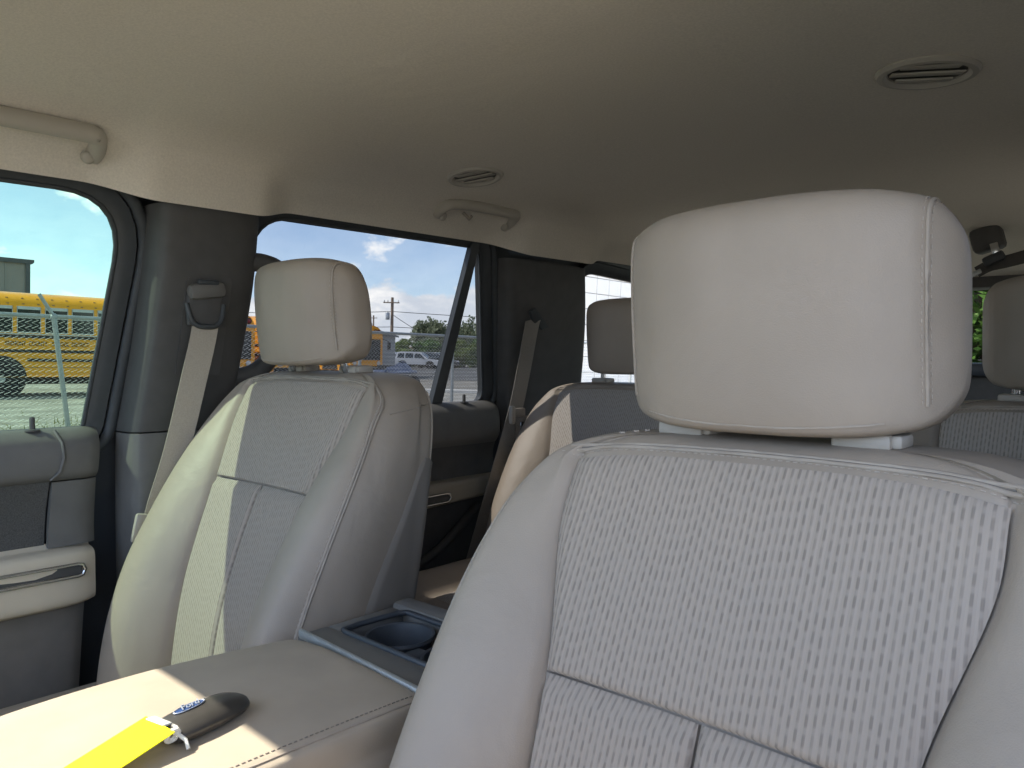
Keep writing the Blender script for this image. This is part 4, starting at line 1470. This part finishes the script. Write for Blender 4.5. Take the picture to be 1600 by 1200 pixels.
# --- hill in the distance
hv = []
for j, q in enumerate(lin(0, 1, 9)):
    for i, w in enumerate(lin(-260, 260, 40)):
        p = bearing(0, 0) + FWD * (380 + 120 * q) + RGT * w
        hgt = (6.5 + 2.5 * math.sin(w * 0.031 + 1) + 1.5 * math.sin(w * 0.083)) * math.sin(math.pi * min(1, q * 1.0 + 0.0)) ** 0.7
        hv.append((p.x, p.y, hgt))
hill = lot(obj('hill', hv, grid_faces(40, 9), M['dry_hill'], smooth=60))
tag(hill, kind='structure')

# --- chain-link fence, parallel to the car
FX = -9.79
FENCE = lot(thing('chain_link_fence', 'galvanised chain-link fence with round top rail and one leaning post outside the windows', 'fence', (FX, 8.0, 0)))
FTOP = 1.86
Y0, Y1 = -2.0, 18.0
part('top_rail', FENCE, MB().tube([(0, y - 8, FTOP) for y in lin(Y0, Y1, 30)], 0.024, 10), 'steel', 60)
cell = 0.0715
wires = MB()
k = 0
nz = 27
y = Y0
while y < Y1:
    path = []
    for j in range(nz * 2 + 1):
        z = 0.06 + (FTOP - 0.08) * j / (nz * 2)
        off = cell / 2 if (j % 2) else -cell / 2
        path.append(Vector((0.004 * (1 if j % 2 else -1) - 0.03, y - 8 + off, z)))
    wires.tube(path, 0.0044, 3, caps=False)
    y += cell
wm = part('wire_mesh', FENCE, wires, 'fence_wire')
wm['kind'] = 'stuff'
for yy, lean, arm in ((-0.3, 0.0, False), (3.15, -7.0, True), (5.42, 0.3, False), (7.55, 0.0, False), (9.62, 0.0, False), (12.4, 0.0, False), (15.4, 0.0, False)):
    lr = math.radians(lean)
    top = Vector((0.03, yy - 8 + math.sin(lr) * 0.9, FTOP))
    bot = Vector((0.03, yy - 8 - math.sin(lr) * 0.95, -0.02))
    pm = MB().tube([bot, top], 0.030, 12)
    if arm:
        pm.tube([top, top + Vector((0.0, -0.16, 0.26))], 0.022, 10)
    po = part('post', FENCE, pm, 'steel', 60)
    part('post_cap', po, MB().lathe([(0.042, 0), (0.042, 0.03), (0.02, 0.055), (0.001, 0.06)], top - Vector((0, 0, 0.02)), (0, 0, 1), 14), 'steel', 40)
part('tension_bar', FENCE, MB().tube([(0.0, 5.30 - 8, 0.05), (0.0, 5.30 - 8, FTOP)], 0.012, 8), 'steel', 60)

gm = MB()
rnd = random.Random(3)
for i in range(1500):
    yy = rnd.uniform(-1, 9)
    xx = FX + rnd.gauss(-4.2, 1.6)
    h = rnd.uniform(0.03, 0.16) * (1.4 if math.sin(yy * 2.1 + xx) > 0.3 else 0.6)
    a = rnd.uniform(0, 6.28)
    dx, dy = math.cos(a) * 0.012, math.sin(a) * 0.012
    lx, ly = rnd.gauss(0, 0.06), rnd.gauss(0, 0.06)
    gm.add([(xx - dx, yy - dy, 0), (xx + dx, yy + dy, 0), (xx + lx, yy + ly, h)], [(0, 1, 2)])
tag(lot(part('grass', None, gm, 'grass')), 'dry grass tufts along the foot of the fence', 'grass', kind='stuff')

# --- school buses


def make_bus(label):
    root = thing('school_bus', label, 'bus', (0, 0, 0), 0.0, 'yellow school buses beyond the fence')
    HW, ZB = 1.21, 0.58
    def sec(y, g, zb=ZB, zr=0.0):
        h = [(0, 3.08), (0.45, 3.06), (0.80, 2.99), (1.03, 2.86), (1.15, 2.68), (1.19, 2.5), (1.20, 2.2), (1.20, 1.6), (1.205, 1.0), (1.20, zb + 0.04), (1.18, zb), (0, zb)]
        h = [(a * (0.9 + 0.1 * g), zb + (b + zr - zb) * (0.93 + 0.07 * g) if b > 2 else b) for a, b in h]
        return [Vector((a, y, b)) for a, b in h] + [Vector((-a, y, b)) for a, b in reversed(h[1:-1])]
    vs, fs = loft([sec(-5.5, 0.6), sec(-5.47, 0.88), sec(-5.35, 1.0), sec(-2, 1), sec(2, 1), sec(5.1, 1.0), sec(5.35, 0.95), sec(5.5, 0.7)], 120, 60)
    obj('body', vs, fs, M['bus_yellow'], root, smooth=35)
    pitch, wz0, wz1 = 0.72, 1.86, 2.63
    for sg in (-1, 1):
        for k in range(13):
            yc = -4.95 + pitch * k
            xo = sg * 1.2
            fr = MB()
            w2, t = 0.305, 0.028
            fr.box((xo + sg * 0.006, yc, wz1 - t * 1.6), (0.03, 2 * w2, t * 3.2))
            fr.box((xo + sg * 0.006, yc, wz0 + t / 2), (0.03, 2 * w2, t))
            fr.box((xo + sg * 0.006, yc - w2 + 0.006, (wz0 + wz1) / 2), (0.03, 0.014, wz1 - wz0))
            fr.box((xo + sg * 0.006, yc + w2 - 0.006, (wz0 + wz1) / 2), (0.03, 0.014, wz1 - wz0))
            fr.box((xo + sg * 0.008, yc, wz0 + 0.44), (0.03, 2 * w2, 0.022))
            w = part('window', root, fr, 'bus_frame')
            part('pane', w, MB().box((xo + sg * 0.003, yc, (wz0 + wz1) / 2), (0.016, 2 * w2 - 0.02, wz1 - wz0 - 0.05)), 'bus_glass')
        part('window_sill', root, MB().box((sg * 1.212, -0.6, 1.825), (0.02, 9.6, 0.03)), 'bus_frame')
        for z, segs in ((1.755, ((-5.4, 5.2),)), (1.335, ((-5.4, 5.2),)), (1.075, ((-5.4, -2.75), (-1.5, 3.0)))):
            for a, b in segs:
                part('rub_rail', root, MB().rbox((sg * 1.216, (a + b) / 2, z), (0.035, b - a, 0.085), 0.012), 'bus_black')
        rv = MB()
        for k in range(26):
            for z, x in ((2.87, 1.02), (2.70, 1.143)):
                rv.box((sg * x, -5.0 + 0.39 * k, z), (0.03, 0.06, 0.022))
        part('roof_rivets', root, rv, 'metal_trim')
        part('panel_line', root, MB().box((sg * 1.204, -0.2, 0.86), (0.012, 10.2, 0.010)), 'metal_trim')
        rot = Matrix(((0, 0, sg), (sg, 0, 0), (0, 1, 0))).to_4x4()
        text_mesh('lettering', 'FREMONT  COUNTY    SCHOOL  DISTRICT', 0.185, M['bus_black'], root, Matrix.Translation((sg * 1.214, -3.30, 1.545)) @ rot @ Matrix.Diagonal((0.62, 1, 1, 1)), extrude=0.003, space=1.0)
        for yw in (-2.1, 3.9):
            part('wheel_arch', root, MB().lathe([(0.64, 0.0), (0.64, 0.012), (0.001, 0.0125)], (sg * 1.203, yw, 0.55), (sg, 0, 0), 30), 'bus_black')
            tw = part('tyre', root, MB().lathe([(0.30, 0.0), (0.48, 0.0), (0.51, 0.04), (0.51, 0.22), (0.48, 0.26), (0.30, 0.26)], (sg * 0.97, yw, 0.51), (sg, 0, 0), 30), 'tyre', 50)
            part('rim', tw, MB().lathe([(0.30, 0.19), (0.29, 0.255), (0.20, 0.20), (0.12, 0.20), (0.10, 0.26), (0.001, 0.265)], (sg * 0.97, yw, 0.51), (sg, 0, 0), 24), 'rim', 50)
        part('fuel_tank', root, MB().rbox((sg * 0.85, 0.4, 0.46), (0.5, 1.6, 0.36), 0.05), 'bus_black')
        mr = MB().tube([(sg * 1.15, 5.40, 2.35), (sg * 1.42, 5.75, 2.2), (sg * 1.42, 5.75, 1.75)], 0.02, 8)
        mr.rbox((sg * 1.42, 5.75, 1.95), (0.22, 0.08, 0.42), 0.03)
        part('mirror', root, mr, 'bus_black', 50)
    part('underbody', root, MB().box((0, -0.2, 0.5), (1.5, 9.6, 0.3)), 'bus_black')  # dark box, also painting in the shade under the skirt
    for ye, sg in ((5.5, 1), (-5.5, -1)):
        part('bumper', root, MB().rbox((0, ye + sg * 0.06, 0.66), (2.36, 0.16, 0.30), 0.04), 'bus_black')
        ws = part('windshield' if sg > 0 else 'rear_window', root, MB().rbox((0, ye + sg * 0.008, 1.72), (1.98, 0.05, 1.16), 0.02), 'bus_glass')
        part('center_post', ws, MB().box((0, ye + sg * 0.035, 1.72), (0.06, 0.03, 1.16)), 'bus_black')
        for x, mt in ((-0.93, 'red_lens'), (-0.66, 'amber_lens'), (0.66, 'amber_lens'), (0.93, 'red_lens')):
            lp = part('warning_lamp', root, MB().lathe([(0.13, 0.0), (0.13, 0.05), (0.10, 0.05)], (x * 0.93, ye - sg * 0.03, 2.72), (0, sg, 0), 20), 'bus_black', 40)
            part('lens', lp, MB().lathe([(0.095, 0.0), (0.09, 0.058), (0.03, 0.075), (0.001, 0.076)], (x * 0.93, ye - sg * 0.03, 2.72), (0, sg, 0), 20), mt, 50)
        for x in (-0.86, 0.86):
            part('headlight' if sg > 0 else 'tail_light', root, MB().lathe([(0.12, 0.0), (0.12, 0.04), (0.08, 0.06), (0.001, 0.065)], (x, ye - sg * 0.005, 0.98), (0, sg, 0), 20), 'lamp_lens' if sg > 0 else 'red_lens', 50)
    return root


bus = lot(make_bus('yellow school bus seen side on through the front passenger window, lettering along its flank'))
# tail end of the bus lies in the front window, nose out of view to the left
bus.location = (-26.1, 4.0, 0)
bus.rotation_euler = (0, 0, math.pi)
for a, d, lb in ((-0.385, 30.5, 'yellow school bus nose peeping out between the pillar handle and the passenger headrest'),
                 (-0.295, 33.0, 'yellow school bus hidden behind the passenger headrest, yellow showing just under it'),
                 (-0.200, 41.5, 'yellow school bus with red lamps on its roof cap in front of the grey shed')):
    b = lot(copy_tree(bus))
    b['label'] = lb
    p = bearing(a, d)
    b.location = p - Vector((5.5, 0, 0))
    b.rotation_euler = (0, 0, -math.pi / 2 + math.radians(6))

# --- buildings
MBLD = lot(thing('metal_building', 'grey metal building with dark roof edge rising behind the side-on bus', 'building', (-50.3, 0.5, 0)))
part('wall', MBLD, MB().box((-6, 0, 3.1), (12, 26.0, 6.2)), 'metal_wall')
for k in range(27):
    part('wall_rib', MBLD, MB().box((0.02, -12.9 + k * 0.99, 3.1), (0.05, 0.07, 6.15)), 'metal_wall')
part('corner_trim', MBLD, MB().box((0.03, 12.95, 3.1), (0.16, 0.22, 6.2)), 'metal_trim')
part('roof', MBLD, MB().prism([(-13.4, 6.2), (13.15, 6.2), (13.25, 6.3), (13.25, 6.45), (-13.4, 6.45)], lambda p, d: Vector((d, p[0], p[1])), -12.2, 0.15), 'metal_trim')

SHED = lot(thing('shed', 'pale grey shed with a sloping roof behind the far bus', 'shed', bearing(-0.203, 47.5), YAW))
part('wall', SHED, MB().prism([(-4.0, 0), (1.5, 0), (1.5, 2.72), (-1.2, 3.42), (-4.0, 3.42)], lambda p, d: Vector((p[0], d, p[1])), 0, 6), 'shed_wall')
part('roof', SHED, MB().prism([(1.72, 2.66), (1.72, 2.80), (-1.15, 3.56), (-4.2, 3.56), (-4.2, 3.44), (-1.2, 3.44)], lambda p, d: Vector((p[0], d, p[1])), -0.25, 6.2), 'metal_trim')
part('door', SHED, MB().box((0.0, -0.03, 1.2), (0.75, 0.06, 2.4)), 'metal_trim')

WB = lot(thing('white_building', 'bright white panel-clad building seen through the rear quarter window', 'building', (-23.0, 44.2, 0)))
part('wall', WB, MB().box((-2, 0, 4.0), (4, 29.4, 8.0)), 'panel_joint')
pw, ph = 1.05, 0.80
pmesh = MB().rbox((0, 0, 0), (0.06, pw - 0.035, ph - 0.035), 0.008)
first = None
for i in range(28):
    for j in range(10):
        loc = (0.03, -14.2 + i * pw, 0.42 + j * ph)
        if first is None:
            first = part('panel', WB, pmesh, 'white_panel')
            first.location = loc
        else:
            o = first.copy()
            COL.objects.link(o)
            o.location = loc

# --- utility poles and their lines
def pole(a, d, h, label, arm=True):
    p = bearing(a, d)
    r = lot(thing('utility_pole', label, 'utility pole', p, YAW))
    part('pole', r, MB().tube([(0, 0, -0.3), (0, 0, h * .5), (0, 0, h)], [0.26, 0.23, 0.20], 12), 'wood_pole', 60)
    if arm:
        part('crossarm', r, MB().rbox((-0.1, -0.22, h - 0.75), (2.3, 0.14, 0.16), 0.02), 'wood_pole')
        for x in (-1.1, -0.6, 0.9):
            part('insulator', r, MB().lathe([(0.05, 0), (0.09, 0.08), (0.05, 0.16), (0.08, 0.22), (0.001, 0.3)], (x, -0.22, h - 0.67), (0, 0, 1), 10), 'lamp_lens', 50)
        part('transformer', r, MB().lathe([(0.02, 0), (0.28, 0.02), (0.30, 0.1), (0.30, 0.95), (0.25, 1.05), (0.001, 1.08)], (-0.62, -0.1, h - 3.2), (0, 0, 1), 16), 'rim', 50)
    return r


pole(-0.157, 110, 9.6, 'tall wooden utility pole with transformer above the shed roof')
pole(-0.181, 210, 12.0, 'distant short utility pole left of the tall one', arm=True)
def line(name, a0, d0, z0, a1, d1, z1, sag, label):
    p0, p1 = bearing(a0, d0, z0), bearing(a1, d1, z1)
    pts = [p0.lerp(p1, t) - Vector((0, 0, sag * 4 * t * (1 - t))) for t in lin(0, 1, 30)]
    o = lot(MB().tube(pts, 0.045, 5).build(name, M['wire']))
    tag(o, label, 'power line', 'overhead lines on the utility pole')


line('power_line', -0.157, 110, 7.6, 0.60, 110, 7.6, 1.0, 'upper overhead wire running right from the tall pole')
line('power_line', -0.157, 110, 7.6, -0.70, 110, 8.3, 1.0, 'upper overhead wire running left from the tall pole')
line('power_line', -0.157, 110, 5.4, 0.60, 110, 5.6, 0.7, 'lower overhead wire running right from the tall pole')
line('power_line', -0.157, 110, 5.4, -0.70, 110, 5.9, 0.7, 'lower overhead wire running left from the tall pole')
line('power_line', -0.157, 110, 7.2, -0.095, 104, 3.2, 0.15, 'slack service wire dropping right from the tall pole')

# --- parked cars


def make_suv(paint, label):
    r = thing('parked_car', label, 'car', (0, 0, 0), 0, 'cars parked across the street')
    # local +x is forward, y to the left
    low = round_poly([(-2.45, 0.38, 0.1), (-2.50, 1.05, 0.15), (1.15, 1.08, 0.2), (2.30, 0.98, 0.2), (2.50, 0.62, 0.12), (2.42, 0.36, 0.1)], 4)
    part('body', r, MB().prism([(p.x, p.y) for p in low], lambda p, d: Vector((p[0], d, p[1])), -0.97, 0.97), paint, 40)
    m = MB()
    bot = [(-2.40, 1.02), (1.35, 1.05)]
    top = [(-2.15, 1.74), (-1.9, 1.79), (0.15, 1.78), (0.45, 1.72)]
    poly = [bot[0], bot[1], top[3], top[2], top[1], top[0]]
    n = len(poly)
    vs = []
    for sg in (-1, 1):
        for (x, z) in poly:
            vs.append(Vector((x, sg * (0.94 - 0.22 * max(0, z - 1.05)), z)))
    m.add(vs, [tuple(range(n)), tuple(range(2 * n - 1, n - 1, -1))] + [(i, (i + 1) % n, n + (i + 1) % n, n + i) for i in range(n)])
    part('cabin', r, m, paint, 40)
    for sg in (-1, 1):
        for a, b in (((-2.12, 1.13), (-1.33, 1.66)), ((-1.22, 1.13), (-0.32, 1.68)), ((-0.22, 1.13), (0.98, 1.66))):
            x0, z0 = a
            x1, z1 = b
            quad = [(x0, z0), (x1, z0), (x1 - (0.62 if x1 > 0.5 else 0.02), z1), (x0 + (0.12 if x0 < -2 else 0.02), z1)]
            w = MB().prism(quad, lambda p, d: Vector((p[0], sg * (0.94 - 0.22 * max(0, p[1] - 1.05) + d), p[1])), -0.01, 0.008)
            part('window', r, w, 'bus_glass')
        part('headlight', r, MB().rbox((2.36, sg * 0.72, 0.86), (0.22, 0.42, 0.16), 0.04), 'lamp_lens', 40)
        part('tail_light', r, MB().rbox((-2.47, sg * 0.80, 0.98), (0.08, 0.22, 0.30), 0.03), 'red_lens', 40)
        part('mirror', r, MB().rbox((0.85, sg * 1.05, 1.15), (0.18, 0.18, 0.14), 0.04), 'bus_black', 40)
        for x in (-1.48, 1.52):
            part('wheel_arch', r, MB().lathe([(0.47, 0), (0.47, 0.012), (0.001, 0.0125)], (x, sg * 0.966, 0.42), (0, sg, 0), 24), 'bus_black')
            t = part('tyre', r, MB().lathe([(0.22, 0), (0.36, 0), (0.385, 0.03), (0.385, 0.2), (0.36, 0.235), (0.22, 0.235)], (x, sg * 0.78, 0.385), (0, sg, 0), 24), 'tyre', 50)
            part('rim', t, MB().lathe([(0.23, 0.17), (0.23, 0.225), (0.12, 0.21), (0.06, 0.24), (0.001, 0.245)], (x, sg * 0.78, 0.385), (0, sg, 0), 18), 'rim', 50)
    part('lower_cladding', r, MB().rbox((0, 0, 0.40), (4.5, 1.99, 0.16), 0.03), 'bus_black', 40)
    part('grille', r, MB().rbox((2.44, 0, 0.76), (0.12, 1.1, 0.24), 0.03), 'bus_black', 40)
    part('roof_rack', r, MB().tube([(-1.9, 0.66, 1.83), (0.1, 0.66, 1.82)], 0.03, 6).tube([(-1.9, -0.66, 1.83), (0.1, -0.66, 1.82)], 0.03, 6), 'rim', 50)
    part('windshield', r, MB().prism([(0.50, 1.68), (1.28, 1.10), (1.30, 1.12), (0.52, 1.70)], lambda p, d: Vector((p[0], d, p[1])), -0.74, 0.74), 'bus_glass')
    return r


suv = lot(make_suv('suv_white', 'white SUV parked side on across the street, front to the right'))
suv.location = bearing(-0.122, 84)
suv.rotation_euler = (0, 0, YAW + math.radians(-7))
s2 = lot(make_suv('suv_silver', 'silver-blue SUV parked half hidden to the left of the white one'))
s2.location = bearing(-0.155, 88)
s2.rotation_euler = (0, 0, YAW + math.radians(-7))
s3 = lot(make_suv('suv_black', 'black car peeping out right of the window divider'))
s3.location = bearing(-0.098, 87)
s3.rotation_euler = (0, 0, YAW + math.radians(-30))

# --- blue quad bike behind the fence
QB = lot(thing('quad_bike', 'small faded-blue quad bike with black tyres standing just beyond the fence', 'quad bike', bearing(-0.152, 32.0), YAW + math.radians(-12)))
part('fender', QB, MB().rbox((-0.55, 0, 0.78), (0.62, 1.0, 0.12), 0.05).rbox((0.55, 0, 0.78), (0.55, 1.0, 0.12), 0.05), 'quad_blue', 40)
part('tank', QB, MB().prism([(-0.3, 0.72), (0.75, 0.72), (0.62, 0.98), (0.32, 1.22), (0.05, 1.05), (-0.3, 0.95)], lambda p, d: Vector((p[0], d, p[1])), -0.2, 0.2), 'quad_blue', 40)
part('saddle', QB, MB().rbox((-0.38, 0, 0.98), (0.75, 0.34, 0.14), 0.05), 'bus_black', 40)
part('handlebar', QB, MB().tube([(0.30, -0.42, 1.22), (0.38, -0.15, 1.18), (0.38, 0.15, 1.18), (0.30, 0.42, 1.22)], 0.02, 8), 'bus_black', 60)
part('cargo_rack', QB, MB().tube([(-0.85, -0.4, 0.92), (-0.85, 0.4, 0.92), (-0.45, 0.4, 0.92), (-0.45, -0.4, 0.92)], 0.02, 6, closed=True), 'bus_black', 60)
part('chassis', QB, MB().rbox((0, 0, 0.48), (1.2, 0.36, 0.34), 0.05), 'bus_black', 40)
for x in (-0.62, 0.62):
    for sg in (-1, 1):
        t = part('tyre', QB, MB().lathe([(0.14, -0.12), (0.28, -0.12), (0.32, -0.06), (0.32, 0.06), (0.28, 0.12), (0.14, 0.12)], (x, sg * 0.45, 0.32), (0, 1, 0), 20), 'tyre', 50)
        part('rim', t, MB().lathe([(0.14, -0.08), (0.14, 0.08), (0.02, 0.09)], (x, sg * 0.45, 0.32), (0, 1, 0), 14), 'rim', 50)

# --- pallets lying near the fence
for k, (a, d, rz, lb) in enumerate(((-0.117, 25.5, 0.3, 'pale wooden pallet lying on the gravel, the nearer of two'), (-0.122, 28.0, 0.2, 'pale wooden pallet lying on the gravel, the farther of two'))):
    pl = lot(thing('pallet', lb, 'pallet', bearing(a, d), YAW + rz, 'pallets on the gravel'))
    for i in range(6):
        part('slat', pl, MB().box((0, -0.5 + i * 0.2, 0.135), (1.2, 0.11, 0.022)), 'pallet')
    for x in (-0.55, 0, 0.55):
        part('bearer', pl, MB().box((x, 0, 0.062), (0.09, 1.1, 0.122)), 'pallet')

# --- trees and shrubs


def foliage(rnd, c, rad, n, size, clumps=14, spiky=0.0):
    """leaf quads gathered in clumps through an uneven crown"""
    m = MB()
    cl = []
    for _ in range(clumps):
        while True:
            q = Vector((rnd.uniform(-1, 1), rnd.uniform(-1, 1), rnd.uniform(-1, 1)))
            if 0.25 < q.length < 1.0:
                break
        cl.append((Vector((c[0] + q.x * rad[0], c[1] + q.y * rad[1], c[2] + q.z * rad[2])), rnd.uniform(0.28, 0.5)))
    vs, fs = [], []
    for i in range(n):
        cc, cr = cl[i % clumps]
        d = Vector((rnd.gauss(0, 1), rnd.gauss(0, 1), rnd.gauss(0, 1))).normalized() * (rnd.random() ** 0.45)
        p = cc + Vector((d.x * rad[0] * cr, d.y * rad[1] * cr, d.z * rad[2] * cr * (1 + spiky * rnd.random())))
        if p.z < 0.05:
            p.z = rnd.uniform(0.05, 0.4)
        u = Vector((rnd.gauss(0, 1), rnd.gauss(0, 1), rnd.gauss(0, .7) + spiky)).normalized()
        w = u.cross(Vector((rnd.gauss(0, 1), rnd.gauss(0, 1), rnd.gauss(0, 1)))).normalized()
        s1 = size * rnd.uniform(0.6, 1.4)
        s2 = s1 * rnd.uniform(0.35, 0.6)
        b = len(vs)
        vs += [p - u * s1, p + w * s2, p + u * s1, p - w * s2]
        fs.append((b, b + 1, b + 2, b + 3))
    m.v, m.f = vs, fs
    return m


def tree(name, label, cat, base, h, rad, mat, n, size, seed, group, clumps=14, trunk=True, zc=0.55, spiky=0.0):
    r = lot(thing(name, label, cat, base, 0, group))
    rnd = random.Random(seed)
    o = obj('crown', *(lambda m: (m.v, m.f))(foliage(rnd, (0, 0, h * zc), rad, n, size, clumps, spiky)), M[mat], r)
    if trunk:
        tr = part('trunk', r, MB().tube([(0, 0, -0.1), (0.05, 0.02, h * .25), (-0.04, 0.05, h * .5), (0, 0, h * .8)], [h * .03, h * .024, h * .016, h * .005], 9), 'bark', 60)
        for k in range(7):
            a = k * 2.4
            z0 = h * (0.2 + 0.07 * k)
            part('limb', tr, MB().tube([(0, 0, z0), (math.cos(a) * rad[0] * .4, math.sin(a) * rad[1] * .4, z0 + h * .12), (math.cos(a) * rad[0] * .75, math.sin(a) * rad[1] * .75, z0 + h * .2)], [h * .012, h * .008, h * .003], 6), 'bark', 60)
    return r


HG = 'shrubs and trees across the street'
tree('olive_tree', 'grey-green spiky-topped tree left of the window divider', 'tree', bearing(-0.105, 104), 5.4, (3.3, 2.0, 2.5), 'leaf_b', 8000, 0.25, 11, HG, 22, spiky=0.8)
tree('olive_tree', 'grey-green spiky-topped tree filling the small fixed window', 'tree', bearing(-0.062, 104), 5.3, (3.5, 2.0, 2.5), 'leaf_b', 8000, 0.25, 12, HG, 24, spiky=0.8)
tree('olive_tree', 'grey-green tree at the right edge of the small fixed window', 'tree', bearing(-0.020, 104), 5.2, (3.5, 2.0, 2.5), 'leaf_b', 8000, 0.25, 13, HG, 22, spiky=0.8)
tree('shrub', 'yellow-green low shrub behind the silver car', 'shrub', bearing(-0.132, 98), 3.0, (3.2, 1.4, 1.6), 'leaf_c', 5000, 0.20, 14, HG, 14, trunk=False)
tree('shrub', 'green leafy shrub right behind the white car', 'shrub', bearing(-0.108, 98), 2.9, (3.0, 1.4, 1.6), 'leaf_a', 5000, 0.20, 15, HG, 14, trunk=False)
tree('shrub', 'bright green shrub low in the small fixed window', 'shrub', bearing(-0.066, 98), 2.8, (3.0, 1.4, 1.6), 'leaf_c', 5000, 0.20, 16, HG, 14, trunk=False)
tree('shrub', 'bright green taller shrub beside the rear edge of the small fixed window', 'shrub', bearing(-0.035, 97), 3.6, (2.3, 1.4, 1.8), 'leaf_a', 3400, 0.16, 17, HG, 14, trunk=False)
tree('leafy_tree', 'dense bright green tree outside the tailgate window', 'tree', bearing(0.605, 10.5), 4.2, (2.0, 1.6, 1.9), 'leaf_a', 15000, 0.075, 21, None, 46, zc=0.5)
tree('leafy_tree', 'green tree beside the dense one, left of the tailgate window', 'tree', bearing(0.38, 13.5), 4.0, (2.0, 1.6, 1.8), 'leaf_c', 9000, 0.085, 22, None, 36, zc=0.5)
RF = lot(thing('pipe_rail', 'low pale pipe barrier in front of the dense tree outside the tailgate', 'barrier', bearing(0.60, 8.3), YAW))
part('rail', RF, MB().tube([(-3, 0, 1.50), (3, 0, 1.50)], 0.03, 10), 'steel', 60)
part('rail', RF, MB().tube([(-3, 0, 1.38), (3, 0, 1.38)], 0.02, 10), 'steel', 60)
for x in (-2.6, 0.9, 2.6):
    part('post', RF, MB().tube([(x, 0, 0), (x, 0, 1.52)], 0.035, 10), 'steel', 60)

# wheels that carry the car
for s in (-1, 1):
    for y in (-1.35, 1.75):
        t = MB().lathe([(0.25, -0.13), (0.37, -0.13), (0.405, -0.08), (0.405, 0.08), (0.37, 0.13), (0.25, 0.13)], (s * 0.82, y, 0.405 - 0.005), (1, 0, 0), 28).build('wheel', M['tyre'], CAR, smooth=50)

# lean the whole lot by the slope it has against the car
bpy.context.view_layer.update()
TILT = Matrix.Translation(CAM) @ Matrix.Rotation(math.radians(1.4), 4, FWD) @ Matrix.Translation(-CAM)
for o in LOT:
    o.matrix_basis = TILT @ o.matrix_basis
